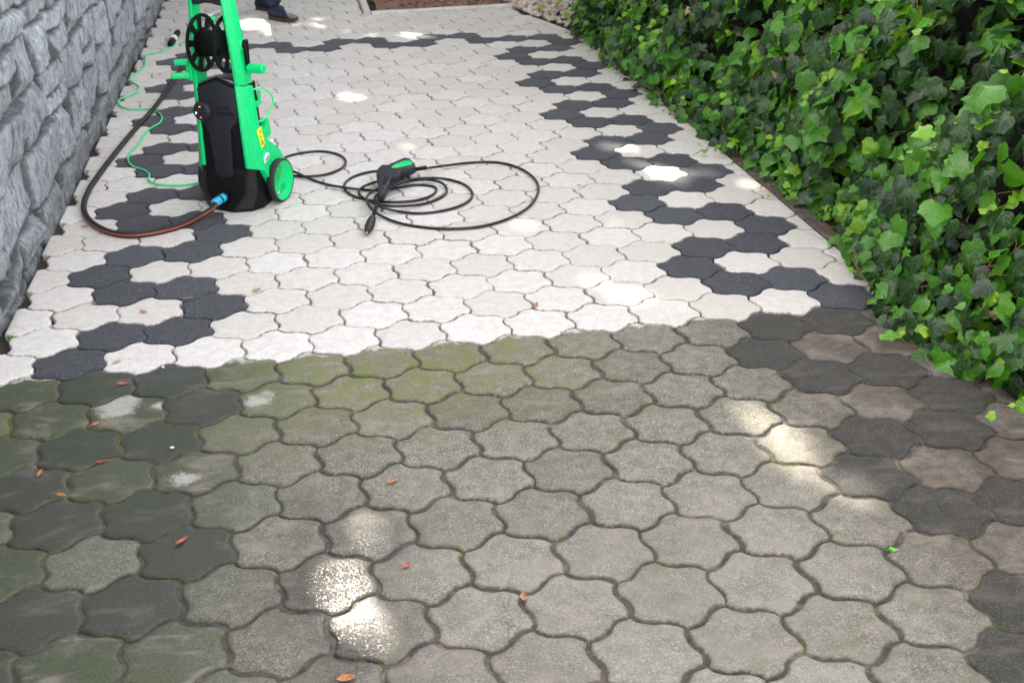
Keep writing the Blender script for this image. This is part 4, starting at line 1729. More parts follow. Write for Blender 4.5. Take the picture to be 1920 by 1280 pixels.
def strokes(name, segs, mat, off, parent, wd=0.0011):
    V_, F_ = [], []
    for (y0, z0), (y1, z1) in segs:
        dy, dz = y1 - y0, z1 - z0
        L_ = math.hypot(dy, dz)
        ny, nz = -dz / L_ * wd, dy / L_ * wd
        o_ = len(V_)
        for yy, zz in ((y0 + ny, z0 + nz), (y0 - ny, z0 - nz), (y1 - ny, z1 - nz), (y1 + ny, z1 + nz)):
            V_.append(on_shell(yy, zz, off))
        F_.append((o_, o_ + 1, o_ + 2, o_ + 3))
    return mesh_obj(name, V_, F_, mat, parent)


cy_ = -0.078
segs = [((cy_ - 0.010, 0.264), (cy_ + 0.010, 0.268)), ((cy_ + 0.010, 0.268), (cy_ - 0.001, 0.284)), ((cy_ - 0.001, 0.284), (cy_ - 0.010, 0.264)),
        ((cy_ - 0.001, 0.269), (cy_ - 0.001, 0.277))]
for k in range(8):
    a0, a1 = k * math.pi / 4, (k + 1) * math.pi / 4
    segs.append(((cy_ - 0.003 + 0.005 * math.cos(a0), 0.297 + 0.005 * math.sin(a0)), (cy_ - 0.003 + 0.005 * math.cos(a1), 0.297 + 0.005 * math.sin(a1))))
segs += [((cy_ - 0.006, 0.310), (cy_ + 0.001, 0.318)), ((cy_ + 0.001, 0.318), (cy_ + 0.006, 0.312)), ((cy_ + 0.001, 0.318), (cy_ + 0.003, 0.323)), ((cy_ - 0.003, 0.320), (cy_ + 0.004, 0.315))]
strokes('pictogram', segs, M['ink'], 0.0018, yl)
V_ = [(0.1545, -0.088, 0.188), (0.1545, -0.050, 0.204), (0.1545, -0.050, 0.222), (0.1545, -0.088, 0.206)]
bc = mesh_obj('barcode_label', V_ + [(0.14, y, z) for x, y, z in V_], [(0, 1, 2, 3), (7, 6, 5, 4), (0, 4, 5, 1), (1, 5, 6, 2), (2, 6, 7, 3), (3, 7, 4, 0)], M['white'], wash)
V_, F_ = [], []
t = 0.10
while t < 0.9:
    w_ = random.choice((0.02, 0.035, 0.055))
    o_ = len(V_)
    for q, h_ in ((t, 0.004), (t + w_, 0.004), (t + w_, 0.015), (t, 0.015)):
        V_.append((0.1551, -0.088 + 0.038 * q, 0.188 + 0.016 * q + h_))
    F_.append((o_, o_ + 1, o_ + 2, o_ + 3))
    t += w_ + random.choice((0.02, 0.03, 0.05))
mesh_obj('bars', V_, F_, M['ink'], bc)


# wheels
def wheel(sgn):
    xo = 0.178 * sgn
    w = empty('wheel', (xo, 0.008, 0.090))
    w.parent = wash
    s = -sgn
    ty = lathe('tyre', [(0.0, 0.083), (0.0, 0.087), (s * 0.004, 0.0905), (s * 0.030, 0.0905), (s * 0.036, 0.084), (s * 0.036, 0.076), (s * 0.018, 0.080)], M['rubber'], w, 56, 'X', closed=True)
    rim = lathe('rim', [(s * 0.001, 0.0835), (s * 0.001, 0.0795), (s * 0.016, 0.0700), (s * 0.020, 0.020), (s * 0.020, 0.0), (s * 0.034, 0.0), (s * 0.034, 0.0790)], M['green'], w, 56, 'X', closed=True)
    # sculpted rib and well in the dished rim
    rb = prism('rib', [(-0.062, -0.012), (-0.010, 0.010), (0.010, 0.052), (0.000, 0.066), (-0.040, 0.058), (-0.066, 0.020)], s * 0.019, s * 0.011, M['green_dark'], w, 'X', 0.003)
    wb_ = prism('well', [(-0.004, -0.050), (0.040, -0.046), (0.034, -0.026), (0.004, -0.024)], s * 0.0195, s * 0.017, M['green_dark'], w, 'X')
    lathe('hub_nut', [(s * 0.020, 0.010), (s * 0.012, 0.010), (s * 0.009, 0.006)], M['metal'], w, 16, 'X', (0, -0.028, -0.048))
    return w


wheel(1)
wheel(-1)

# cable hooks on the back right, cable loop and cap
hk1 = prism('cable_hook', [(-0.045, 0.395), (-0.020, 0.395), (0.028, 0.403), (0.036, 0.455), (0.024, 0.459), (0.014, 0.418), (-0.045, 0.43)], 0.085, 0.098, M['green'], wash, 'X', 0.003)
prism('hook_back', [(-0.055, 0.36), (-0.010, 0.36), (-0.012, 0.45), (-0.055, 0.45)], 0.06, 0.092, M['black'], wash, 'X', 0.003)
hk2 = prism('cable_hook', [(-0.045, 0.270), (0.030, 0.262), (0.062, 0.268), (0.052, 0.338), (0.036, 0.340), (0.030, 0.305), (-0.045, 0.335)], 0.080, 0.112, M['green'], wash, 'X', 0.003)
prism('back_plate', [(-0.05, 0.12), (0.045, 0.12), (0.035, 0.22), (0.0, 0.30), (-0.01, 0.46), (-0.05, 0.46)], -0.085, 0.088, M['black'], wash, 'X', 0.003)
lathe('cap', [(0.215, 0.014), (0.222, 0.017), (0.243, 0.017), (0.247, 0.014)], M['white'], wash, 20, 'Z', (0.105, 0.048, 0))
prism('cap_seat', [(0.075, 0.02), (0.128, 0.02), (0.128, 0.075), (0.075, 0.075)], 0.16, 0.216, M['black'], wash, 'Z', 0.003)
lp = [wl(0.118, -0.052, 0.478), wl(0.122, -0.01, 0.472), wl(0.128, 0.030, 0.445), wl(0.130, 0.045, 0.405), wl(0.128, 0.030, 0.372), wl(0.122, -0.010, 0.352), wl(0.118, -0.052, 0.345)]
inv = wash.matrix_basis.inverted() if False else None
lpl = [Vector(v) for v in ((0.116, -0.055, 0.482), (0.122, -0.01, 0.478), (0.132, 0.035, 0.452), (0.136, 0.058, 0.415), (0.132, 0.040, 0.378), (0.124, -0.005, 0.352), (0.114, -0.065, 0.345))]
tube('cable_loop', catmull(lpl, 8), 0.0040, M['cable'], wash)


# ------------------------------------------------------------------ hoses and cable
def ground_path(pts, r, sub=8):
    out = []
    for p in pts:
        if len(p) == 2:
            z = r + 0.0015
        else:
            z = p[2]
        out.append(Vector(g(p[0], p[1], z)))
    return catmull(out, sub)


# garden hose: black with orange stripes, led round the left of the washer
inl = wl(0.0, -0.205, 0.058)
gh = [(398, 391, 0.040), (375, 405, 0.022), (345, 421), (300, 434), (245, 441), (200, 433), (168, 413), (157, 388), (166, 358), (186, 327), (214, 290), (250, 246),
      (288, 204), (318, 163), (338, 132), (352, 112), (366, 88), (384, 62), (396, 44)]
path = [wl(0.0, -0.188, 0.060), wl(-0.010, -0.225, 0.054)]
rest = []
for p in gh:
    z = p[2] if len(p) == 3 else 0.0135
    rest.append(Vector(g(p[0], p[1], z)))
path = catmull(path + rest, 8)
hose = empty('garden_hose', tuple(g(160, 385)))
tag(hose, 'thick black garden hose with orange stripes curving from the washer inlet to the wall side', 'garden hose')
off = Vector(g(160, 385))
tube('hose_tube', [p - off for p in path[4:]], 0.0118, [M['hose_grey'], M['hose_orange']], hose, n=24, stripe=lambda k, i: 1 if (k in (18, 19) and i < 64) or (k in (19,) and i > 105) else 0, twist=0.0)
cp_a, cp_b = wl(0.0, -0.178, 0.062) - off, wl(-0.004, -0.196, 0.058) - off
cp_c, cp_d = wl(-0.006, -0.204, 0.057) - off, wl(-0.016, -0.240, 0.050) - off
tube('connector', [cp_a, cp_a.lerp(cp_b, 0.1), cp_a.lerp(cp_b, 0.9), cp_b], 0.017, M['blue'], hose, n=20, radii=[0.0145, 0.0175, 0.0175, 0.0155])
tube('collar', [cp_b, cp_c], 0.0135, M['black'], hose, n=20)
tube('connector_nut', [cp_c, cp_c.lerp(cp_d, 0.15), cp_c.lerp(cp_d, 0.85), cp_d], 0.018, M['blue'], hose, n=14, radii=[0.0165, 0.0185, 0.0175, 0.0150])

# green power cable
gc = [(392, 338, 0.03), (372, 343), (335, 348), (297, 346), (279, 338), (280, 327), (268, 318), (248, 311), (240, 300), (244, 287), (262, 268), (271, 253), (282, 241),
      (300, 230), (303, 218), (290, 207), (268, 205), (244, 205), (226, 199), (222, 189), (238, 181), (256, 174), (261, 163), (251, 156), (244, 150),
      (255, 137), (270, 126), (272, 113), (277, 102), (302, 97), (330, 84), (356, 72), (376, 58), (392, 44), (396, 36)]
pw = tube('power_cable', ground_path(gc, 0.0046, 6), 0.0044, M['cable'], n=8)
tag(pw, 'thin bright green power cable wiggling over the pavers beside the wall', 'cable')

# high pressure hose: leaves the washer behind its right wheel and coils under the gun
hp = [(508, 318, 0.06), (520, 304, 0.02), (540, 293), (572, 286), (606, 284), (634, 290), (648, 301), (641, 315), (612, 327), (575, 331), (548, 329), (536, 323), (545, 320, 0.02),
      (562, 327, 0.021), (585, 337), (614, 346), (648, 352, 0.02), (685, 356), (712, 357, 0.021), (745, 352), (782, 347), (812, 350), (818, 358), (806, 368), (780, 376), (742, 379, 0.010), (700, 377),
      (664, 368), (646, 354, 0.008), (652, 338), (678, 326), (708, 321), (740, 323, 0.020), (762, 330, 0.022), (768, 338, 0.020), (740, 336, 0.02), (706, 341, 0.02), (680, 351, 0.022), (673, 362, 0.010), (684, 373), (706, 383, 0.020), (742, 387, 0.020), (790, 383),
      (825, 371), (838, 357), (826, 342, 0.020), (795, 337, 0.020), (758, 342, 0.034), (722, 356, 0.036), (703, 371, 0.034), (712, 386, 0.032), (745, 396, 0.010), (790, 400), (840, 393), (874, 380), (886, 364), (872, 347), (838, 336),
      (800, 334, 0.022), (765, 338, 0.036), (726, 348, 0.040), (697, 360, 0.036), (687, 373, 0.030), (694, 389, 0.030), (715, 405, 0.012), (752, 419), (800, 427), (850, 429), (905, 424), (955, 409), (992, 387), (1009, 360), (1003, 336), (975, 316), (935, 305), (885, 305), (840, 310, 0.018), (810, 314, 0.033), (797, 317, 0.042)]
ph = tube('pressure_hose', ground_path(hp, 0.0060, 7), 0.0057, M['hose_black'], n=10)
tag(ph, 'long black high pressure hose lying in loops between the washer and the spray gun', 'hose')

# ------------------------------------------------------------------ spray gun, lying on its side on the coil
GO = Vector(g(722, 340, 0.045))
gun = empty('spray_gun', GO)
tag(gun, 'black trigger spray gun with green grip inlay lying on the coiled hose', 'spray gun')


def crop(pts, z):
    return [g(580 + x / 7.112, 270 + y / 7.112, z) for x, y in pts]


def slab(name, pts, z0, z1, mat, parent, bev, seg=3):
    top = crop(pts, z1)
    V_ = [(x - GO.x, y - GO.y, z0 - GO.z) for x, y, z in top] + [(x - GO.x, y - GO.y, z1 - GO.z) for x, y, z in top]
    n = len(top)
    F_ = [tuple(range(n)), tuple(reversed(range(n, 2 * n)))]
    for k in range(n):
        F_.append((k, (k + 1) % n, n + (k + 1) % n, n + k))
    o = mesh_obj(name, V_, F_, mat, parent)
    bm = bmesh.new()
    bm.from_mesh(o.data)
    bmesh.ops.recalc_face_normals(bm, faces=bm.faces)
    bm.to_mesh(o.data)
    bm.free()
    bevel(o, bev, seg, 40)
    return o


body = [(892, 380), (905, 325), (960, 268), (1045, 272), (1270, 172), (1345, 190), (1405, 245), (1415, 290), (1330, 335), (1215, 350), (1215, 405),
        (1100, 420), (1062, 520), (1010, 620), (995, 660), (912, 660), (905, 600), (928, 540), (905, 450)]
slab('gun_body', body, 0.030, 0.066, M['panel'], gun, 0.008)
slab('grip_inlay', [(1085, 305), (1125, 270), (1255, 218), (1335, 214), (1380, 245), (1365, 265), (1250, 292), (1130, 312)], 0.045, 0.069, M['green'], gun, 0.004)
slab('trigger', [(1060, 300), (1082, 300), (1050, 420), (1000, 520), (980, 515), (1030, 400)], 0.045, 0.0685, M['panel'], gun, 0.002)
for k in range(6):
    y_ = 425 + k * 18
    slab('grip_rib', [(1005 - k * 5, y_), (1062 - k * 7, y_ + 6), (1060 - k * 7, y_ + 12), (1003 - k * 5, y_ + 7)], 0.06, 0.0685, M['black'], gun, 0.001, 1)
V_, F_ = [], []
blob(V_, F_, (0, 0, 0), 0.0055, (1, 1, 0.6), sub=1, rough=0.0)
rb = mesh_obj('lock_button', V_, F_, M['red'], gun, smooth=True)
p = crop([(1172, 316)], 0.067)[0]
rb.location = (p[0] - GO.x, p[1] - GO.y, p[2] - GO.z)


def gp(x, y, z):
    q = crop([(x, y)], z)[0]
    return Vector(q) - GO


tube('lance', [gp(952, 650, 0.046), gp(925, 740, 0.042), gp(885, 860, 0.032), gp(842, 985, 0.024)], 0.008, M['black'], gun, n=14, radii=[0.010, 0.0075, 0.0070, 0.0075])
tube('lance_collar', [gp(962, 590, 0.048), gp(950, 660, 0.046), gp(946, 685, 0.045)], 0.014, M['black'], gun, n=16, radii=[0.0150, 0.0140, 0.011])
tube('nozzle', [gp(846, 972, 0.0235), gp(838, 1000, 0.022), gp(815, 1060, 0.021), gp(795, 1110, 0.0205), gp(778, 1150, 0.020), gp(768, 1178, 0.0195)], 0.015, M['rubber'], gun, n=20,
     radii=[0.0095, 0.0150, 0.0185, 0.0180, 0.0125, 0.0085])
tube('nozzle_tip', [gp(769, 1174, 0.0195), gp(764, 1188, 0.0195)], 0.004, M['metal'], gun, n=12)
tube('inlet_ring', [gp(1205, 362, 0.046), gp(1222, 360, 0.046)], 0.011, M['metal'], gun, n=20)
tube('inlet_tube', [gp(1215, 362, 0.046), gp(1320, 352, 0.046)], 0.0078, M['metal'], gun, n=16)
sp_path = [gp(1300 + 13 * k, 356 - 2.0 * k, 0.046 - 0.0001 * k) for k in range(21)]
tube('kink_guard', sp_path, 0.008, M['black'], gun, n=14, radii=[0.0100 if k % 2 else 0.0078 for k in range(21)])

# ------------------------------------------------------------------ socket and fitting lying at the back left
a, c_ = Vector(g(319, 84, 0.022)), Vector(g(334, 60, 0.022))
sk = empty('cable_socket', a)
tag(sk, 'black cable socket with a white band lying near the wall foot', 'cable socket')
dirv = (c_ - a).normalized()
L_ = (c_ - a).length
z0 = Vector((0, 0, 0))
tube('socket_body', [z0, dirv * 0.01, dirv * L_ * 0.30, dirv * L_ * 0.34], 0.02, M['black'], sk, n=20, radii=[0.013, 0.019, 0.023, 0.020])
tube('band', [dirv * L_ * 0.30, dirv * L_ * 0.33, dirv * L_ * 0.50, dirv * L_ * 0.54], 0.02, M['white'], sk, n=20, radii=[0.020, 0.026, 0.025, 0.018])
tube('sleeve', [dirv * L_ * 0.52, dirv * L_ * 0.56, dirv * L_ * 0.93, dirv * L_], 0.02, M['black'], sk, n=20, radii=[0.018, 0.020, 0.021, 0.016])

a, c_ = Vector(g(384, 34, 0.02)), Vector(g(415, 19, 0.02))
ft = empty('hose_fitting', a)
tag(ft, 'white tube with a green handle lying behind the washer', 'hose fitting')
v = c_ - a
tube('white_tube', [z0, v * 0.5, v], 0.011, M['white'], ft, n=14)
q1, q2 = Vector(g(396, 38, 0.022)) - a, Vector(g(404, 31, 0.026)) - a
tube('green_body', [q1, q1.lerp(q2, 0.3), q2], 0.02, M['cable'], ft, n=16, radii=[0.012, 0.022, 0.016])
lpp = [Vector(g(*p_)) - a for p_ in ((402, 33, 0.02), (411, 35, 0.012), (415, 40, 0.008), (413, 45, 0.008), (404, 46, 0.008), (396, 47, 0.008))]
tube('green_loop', catmull(lpp, 6), 0.0055, M['cable'], ft, n=8)


# ------------------------------------------------------------------ person at the top of the path
def skinned(name, verts, edges, radii, mat, parent=None, sub=2, root=0):
    me = bpy.data.meshes.new(name)
    me.from_pydata(verts, edges, [])
    o = bpy.data.objects.new(name, me)
    COL.objects.link(o)
    sk_ = o.modifiers.new('skin', 'SKIN')
    sk_.use_smooth_shade = True
    for i, r_ in enumerate(radii):
        rr = r_ if isinstance(r_, tuple) else (r_, r_)
        me.skin_vertices[0].data[i].radius = rr
        me.skin_vertices[0].data[i].use_root = (i == root)
    ss = o.modifiers.new('sub', 'SUBSURF')
    ss.levels = sub
    ss.render_levels = sub
    bpy.context.view_layer.update()
    dg = bpy.context.evaluated_depsgraph_get()
    me2 = bpy.data.meshes.new_from_object(o.evaluated_get(dg))
    o.modifiers.clear()
    o.data = me2
    me2.materials.clear()
    me2.materials.append(mat)
    me2.polygons.foreach_set('use_smooth', [True] * len(me2.polygons))
    if parent:
        o.parent = parent
    return o


FA = Vector(g(533, 40)) + Vector((-0.02, 0.03, 0))         # near foot
FB = Vector(g(505, 21)) + Vector((-0.01, 0.02, 0))         # far foot
PR = (FA + FB) / 2
per = empty('person', (PR.x, PR.y, 0))
tag(per, 'person in dark blue trousers and navy shoes with brown soles standing at the far end', 'person')
fa, fb = FA - PR, FB - PR
fwd = Vector((math.cos(rad(-48)), math.sin(rad(-48)), 0))
side = Vector((fwd.y, -fwd.x, 0))


def shoe(c_):
    # the upper, lofted along the foot
    secs = [(-0.115, 0.030, 0.055, 0.070), (-0.09, 0.040, 0.055, 0.100), (-0.04, 0.042, 0.05, 0.105), (0.02, 0.044, 0.045, 0.080), (0.08, 0.050, 0.04, 0.056), (0.125, 0.046, 0.035, 0.045), (0.155, 0.026, 0.03, 0.034)]
    V_, F_ = [], []
    n = 12
    for s_, hw, hz, ht in secs:
        for k in range(n):
            t = 2 * math.pi * k / n
            x_, z_ = hw * math.cos(t), 0.022 + max(0, ht - 0.022) * (0.5 + 0.5 * math.sin(t))
            p_ = c_ + fwd * s_ + side * x_
            V_.append((p_.x, p_.y, z_))
    for i in range(len(secs) - 1):
        for k in range(n):
            F_.append((i * n + k, i * n + (k + 1) % n, (i + 1) * n + (k + 1) % n, (i + 1) * n + k))
    F_.append(tuple(range(n)))
    F_.append(tuple((len(secs) - 1) * n + k for k in range(n)))
    o = mesh_obj('shoe', V_, F_, M['navy'], per, smooth=True)
    bm = bmesh.new()
    bm.from_mesh(o.data)
    bmesh.ops.recalc_face_normals(bm, faces=bm.faces)
    bm.to_mesh(o.data)
    bm.free()
    V_ = []
    outl = []
    for s_, hw in [(-0.118, 0.018), (-0.10, 0.036), (-0.04, 0.040), (0.02, 0.043), (0.08, 0.052), (0.13, 0.046), (0.158, 0.026), (0.166, 0.008)]:
        outl.append((s_, hw))
    loop = [(s_, hw) for s_, hw in outl] + [(s_, -hw) for s_, hw in reversed(outl)]
    for z_ in (0.001, 0.026):
        for s_, hw in loop:
            p_ = c_ + fwd * s_ + side * hw
            V_.append((p_.x, p_.y, z_ + (0.014 if s_ > 0.12 else 0)))
    n2 = len(loop)
    F_ = [tuple(range(n2)), tuple(reversed(range(n2, 2 * n2)))] + [(k, n2 + k, n2 + (k + 1) % n2, (k + 1) % n2) for k in range(n2)]
    o2 = mesh_obj('sole', V_, F_, M['sole'], o)
    bevel(o2, 0.004)


shoe(fa)
shoe(fb)
pel = Vector((0.0, 0.0, 0.93)) + fwd * -0.03
hipA, hipB = pel + (side * 0.09 if (fa.dot(side) > fb.dot(side)) else side * -0.09), pel + (side * -0.09 if (fa.dot(side) > fb.dot(side)) else side * 0.09)
ank = lambda f: f + Vector((0, 0, 0.09)) - fwd * 0.06
kneeA = (hipA + ank(fa)) / 2 + fwd * 0.05
kneeB = (hipB + ank(fb)) / 2 + fwd * 0.06
tr = skinned('trousers', [pel + Vector((0, 0, 0.08)), pel, hipA, kneeA, ank(fa), hipB, kneeB, ank(fb)],
             [(0, 1), (1, 2), (2, 3), (3, 4), (1, 5), (5, 6), (6, 7)], [(0.15, 0.11), (0.15, 0.12), 0.095, 0.072, 0.062, 0.095, 0.072, 0.062], M['navy'], per)
# body: one continuous figure above the waist, hands included
ch = pel + Vector((0, 0, 0.40))
neck = ch + Vector((0, 0, 0.16))
head = neck + Vector((0, 0, 0.10)) + fwd * 0.02
top_h = head + Vector((0, 0, 0.11))
sA, sB = ch + side * 0.19 + Vector((0, 0, 0.07)), ch - side * 0.19 + Vector((0, 0, 0.07))
eA, eB = sA + Vector((0, 0, -0.29)) + side * 0.05, sB + Vector((0, 0, -0.29)) - side * 0.05
wA, wB = eA + Vector((0, 0, -0.24)) + fwd * 0.10, eB + Vector((0, 0, -0.24)) + fwd * 0.10
bv = [pel + Vector((0, 0, 0.06)), ch, neck, head, top_h, sA, eA, wA, sB, eB, wB]
be = [(0, 1), (1, 2), (2, 3), (3, 4), (1, 5), (5, 6), (6, 7), (1, 8), (8, 9), (9, 10)]
br = [(0.13, 0.10), (0.16, 0.11), 0.055, 0.085, 0.075, 0.055, 0.042, 0.028, 0.055, 0.042, 0.028]
for w_, sg in ((wA, 1), (wB, -1)):
    wi = 7 if sg == 1 else 10
    palm = w_ + Vector((0, 0, -0.08)) + fwd * 0.02
    bv.append(palm)
    pi_ = len(bv) - 1
    be.append((wi, pi_))
    br.append((0.036, 0.018))
    for k in range(4):
        o_ = (k - 1.5) * 0.018
        L1 = (0.035, 0.040, 0.038, 0.030)[k]
        p1 = palm + fwd * o_ + Vector((0, 0, -0.03))
        p2 = p1 + Vector((0, 0, -L1)) - side * sg * 0.008
        bv += [p1, p2]
        be += [(pi_, len(bv) - 2), (len(bv) - 2, len(bv) - 1)]
        br += [0.0095, 0.008]
    t1 = palm + fwd * 0.040 + Vector((0, 0, 0.01))
    t2 = t1 + fwd * 0.018 + Vector((0, 0, -0.035))
    bv += [t1, t2]
    be += [(pi_, len(bv) - 2), (len(bv) - 2, len(bv) - 1)]
    br += [0.011, 0.009]
skinned('body', bv, be, br, M['skin'], per)
skinned('shirt', [pel + Vector((0, 0, 0.0)), ch, neck + Vector((0, 0, -0.06)), sA, eA, wA + Vector((0, 0, 0.04)) - fwd * 0.015, sB, eB, wB + Vector((0, 0, 0.04)) - fwd * 0.015],
        [(0, 1), (1, 2), (1, 3), (3, 4), (4, 5), (1, 6), (6, 7), (7, 8)],
        [(0.16, 0.12), (0.175, 0.125), 0.075, 0.07, 0.056, 0.042, 0.07, 0.056, 0.042], M['shirt'], per)
V_, F_ = [], []
blob(V_, F_, tuple(head + Vector((0, 0, 0.055)) - fwd * 0.02), 0.105, (0.92, 0.98, 0.85), sub=1, rough=0.02)
mesh_obj('hair', V_, F_, M['hair'], per, smooth=True)
# pale crescent mark on the trouser cuff
mk = []
for k in range(7):
    t = k / 6
    q = g(524 - 4 + 8 * t, 7 - 6 * math.sin(t * 2.0), 0.12)
    mk.append(Vector(q) - PR + Vector((0, -0.052, 0)))


# ------------------------------------------------------------------ shade trees beyond the path
def ground_hit(P_):
    """where the sun carries the shadow of a point to the ground"""
    t = P_[:, 2] / SUNV.z
    return P_[:, :2] - np.outer(t, [SUNV.x, SUNV.y])


# sun flecks seen on the paving: capsules (from, to, radius)
flecks = [
    (g(1385, 768)[:2], g(1470, 835)[:2], 0.070), (g(1450, 820)[:2], g(1500, 860)[:2], 0.080), (g(1470, 835)[:2], g(1590, 925)[:2], 0.055),
    (g(1885, 830)[:2], g(1925, 860)[:2], 0.03),
    (g(1075, 518)[:2], g(1190, 556)[:2], 0.035), (g(1200, 552)[:2], g(1310, 572)[:2], 0.035),
    (g(1155, 420)[:2], g(1180, 415)[:2], 0.03), (g(960, 418)[:2], g(1005, 420)[:2], 0.03),
    (g(1215, 270)[:2], g(1145, 275)[:2], 0.05), (g(1235, 322)[:2], g(1185, 300)[:2], 0.04), (g(1300, 322)[:2], g(1250, 345)[:2], 0.045), (g(1380, 338)[:2], g(1400, 350)[:2], 0.05),
    (g(650, 174)[:2], g(664, 184)[:2], 0.045), (g(748, 270)[:2], g(762, 275)[:2], 0.02),
    (g(480, 42)[:2], g(500, 50)[:2], 0.15), (g(500, 58)[:2], g(520, 62)[:2], 0.06), (g(590, 36)[:2], g(598, 38)[:2], 0.02), (g(570, 42)[:2], g(615, 54)[:2], 0.005), (g(662, 61)[:2], g(690, 66)[:2], 0.04), (g(782, 74)[:2], g(796, 72)[:2], 0.05), (g(770, 67)[:2], g(745, 61)[:2], 0.02),
    (g(988, 251)[:2], g(998, 254)[:2], 0.02),
    (g(1110, 20)[:2], g(1150, 60)[:2], 0.10),
]
# narrow slits over the three soaked stones: only part of the sun's disc gets through
flecks += [(g(650, 985)[:2], g(710, 1000)[:2], 0.036), (g(595, 1085)[:2], g(650, 1105)[:2], 0.036), (g(665, 1190)[:2], g(690, 1200)[:2], 0.034)]
leak = []


def seg_dist(P2, a, q):
    a, q = np.array(a), np.array(q)
    d_ = q - a
    t = np.clip(((P2 - a) @ d_) / max(d_ @ d_, 1e-9), 0, 1)
    return np.linalg.norm(P2 - (a + t[:, None] * d_), axis=1)


# the crown, made of leafy boughs in a broad layer that stands between the path and the sun
def crown(name, n_leaf, xr, yr, zr, seed, leafsize, density_pick=1.0):
    rg = np.random.default_rng(seed)
    # leaf positions: sampled evenly on their shadow on the ground, then lifted to a height in the crown
    gx = rg.uniform(xr[0], xr[1], n_leaf)
    gy = rg.uniform(yr[0], yr[1], n_leaf)
    h = rg.uniform(zr[0], zr[1], n_leaf) + 0.6 * np.sin(gx * 1.3 + 0.5) * np.sin(gy * 0.9)
    t = h / SUNV.z
    P_ = np.stack([gx + t * SUNV.x, gy + t * SUNV.y, h], 1)
    G2 = np.stack([gx, gy], 1)
    keep = np.ones(n_leaf, bool)
    for a, q, r_ in flecks:
        dd = seg_dist(G2, a, q)
        keep &= ~(dd < r_ + leafsize * 0.34)
    for a, q, r_ in leak:
        keep &= ~((seg_dist(G2, a, q) < r_) & (rg.random(n_leaf) < 0.79))
    P_ = P_[keep]
    n = len(P_)
    nor_ = np.stack([rg.normal(SUNV.x, 0.5, n), rg.normal(SUNV.y, 0.5, n), rg.normal(SUNV.z, 0.5, n)], 1)
    tip = np.stack([rg.normal(0, 1, n), rg.normal(0, 1, n), rg.normal(-0.5, 0.6, n)], 1)
    t = rg.random(n)[:, None]
    col_ = np.array((0.02, 0.07, 0.012)) * (1 - t) + np.array((0.05, 0.13, 0.02)) * t
    sz_ = rg.uniform(0.75, 1.2, n) * leafsize
    tn = tip / np.linalg.norm(tip, axis=1)[:, None]
    return P_ - tn * sz_[:, None] * 0.5, nor_, tip, sz_, col_


def tree(name, label, base_xy, boughs, leaves, trunk_r=0.16):
    t = empty(name, (base_xy[0], base_xy[1], -0.05))
    tag(t, label, 'tree', 'shade trees beyond the path')
    B = Vector((base_xy[0], base_xy[1], -0.05))
    paths_ = []
    topz = 3.2
    V_ = [Vector((0, 0, 0)), Vector((0.03, 0.02, 1.2)), Vector((-0.05, 0.0, 2.4)), Vector((0, 0.05, topz + 0.8))]
    tube('trunk', catmull(V_, 6), trunk_r, M['bark'], t, n=14, radii=[trunk_r * (1.25 - 0.6 * k / 18) for k in range(19)])
    for bx in boughs:
        e = Vector(bx) - B
        s_ = Vector((0, 0.03, topz - 0.8 + random.uniform(0, 1.2)))
        m_ = s_.lerp(e, 0.5) + Vector((0, 0, 0.25))
        paths_.append((catmull([s_, m_, e], 6), 0.05))
    many_tubes('limbs', paths_, 0.03, M['bark'], t, n=7)
    P_, nor_, tip, sz, col_ = leaves
    build_leaves('crown', M['treeleaf'], np.zeros(len(P_), int), P_ - np.array(B), nor_, tip, sz, col_, t, templates=[T_OVAL])
    return t


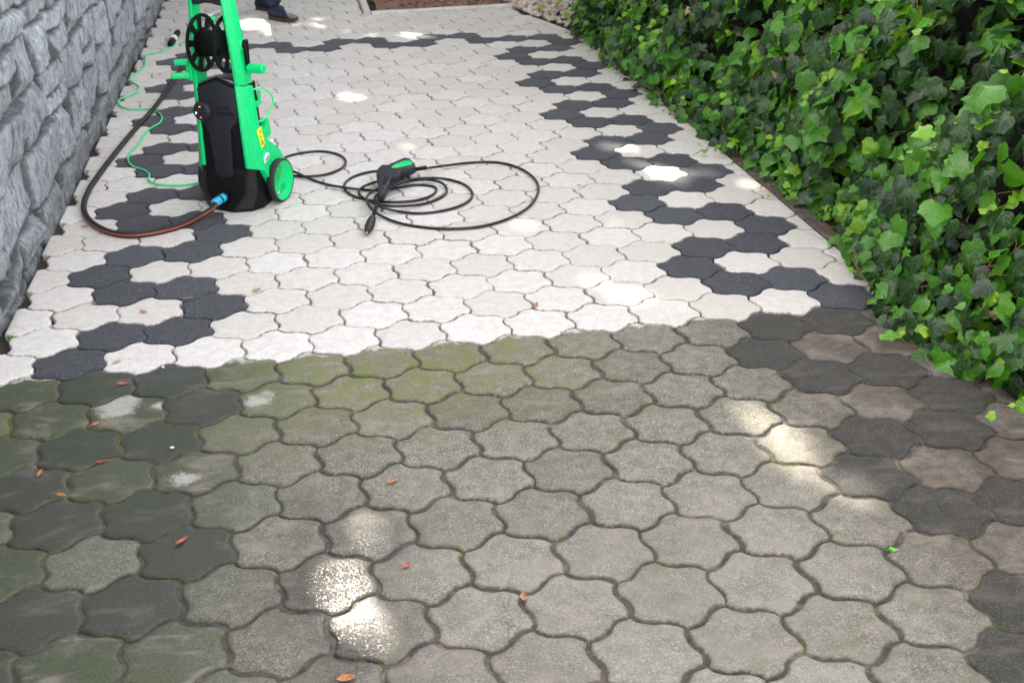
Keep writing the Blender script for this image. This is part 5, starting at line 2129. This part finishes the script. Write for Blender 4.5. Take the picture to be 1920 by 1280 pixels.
CX = [(-3.2, 0.3), (0.3, 3.6)]
for k, (xa, xb) in enumerate(CX):
    L_ = crown('crown', 30000, (xa, xb), (-1.2, 9.5), (4.6, 6.6), 31 + k, 0.20)
    cxm = (xa + xb) / 2
    bo = []
    for q in range(16):
        pick = L_[0][random.randrange(len(L_[0]))]
        bo.append(tuple(pick))
    tree('shade_tree', 'leafy shade tree on the left beyond the wall end' if k == 0 else 'leafy shade tree on the right behind the bark bed',
         (-3.4 if k == 0 else 2.9, 11.5), bo, L_)


# ------------------------------------------------------------------ unseen leafy screen added beyond the trees to block low sky light
def backdrop():
    rg = np.random.default_rng(77)
    hd = empty('sky_screen', (0.0, 17.0, -0.05))
    tag(hd, 'unseen leafy screen added far beyond the path to block low sky light', 'sky_screen')
    nx_, nz_ = 60, 16
    V_, F_ = [], []
    xs, zs = np.linspace(-14, 14, nx_), np.linspace(0, 4.6, nz_)
    for z in zs:
        for x in xs:
            V_.append((x, -0.6 + mnoise.fractal(Vector((x, z, 0)), 1.0, 2.0, 3) * 0.3 + 0.004 * x * x * -1, z))
    for x in xs:
        V_.append((x, 0.9, 4.6))
    for x in xs:
        V_.append((x, 0.9, 0.0))
    idx = np.arange(len(V_)).reshape(-1, nx_)
    F_ = np.stack([idx[:-1, :-1], idx[:-1, 1:], idx[1:, 1:], idx[1:, :-1]], -1).reshape(-1, 4)
    np_mesh('core', np.array(V_), F_, M['soil'], hd)
    n = 9000
    x, z = rg.uniform(-14, 14, n), rg.uniform(0, 4.8, n)
    pos_ = np.stack([x, -0.75 - 0.004 * x * x + rg.normal(0, 0.12, n), z], 1)
    nor_ = np.stack([rg.normal(0, 0.5, n), -1 + rg.normal(0, 0.4, n), 0.5 + rg.normal(0, 0.4, n)], 1)
    tip = np.stack([rg.normal(0, 1, n), rg.normal(0, 0.3, n), rg.normal(-0.4, 0.6, n)], 1)
    t = rg.random(n)[:, None]
    col_ = np.array((0.015, 0.05, 0.010)) * (1 - t) + np.array((0.04, 0.11, 0.018)) * t
    build_leaves('foliage', M['treeleaf'], np.zeros(n, int), pos_, nor_, tip, rg.uniform(0.12, 0.2, n), col_, hd, templates=[T_OVAL])


backdrop()
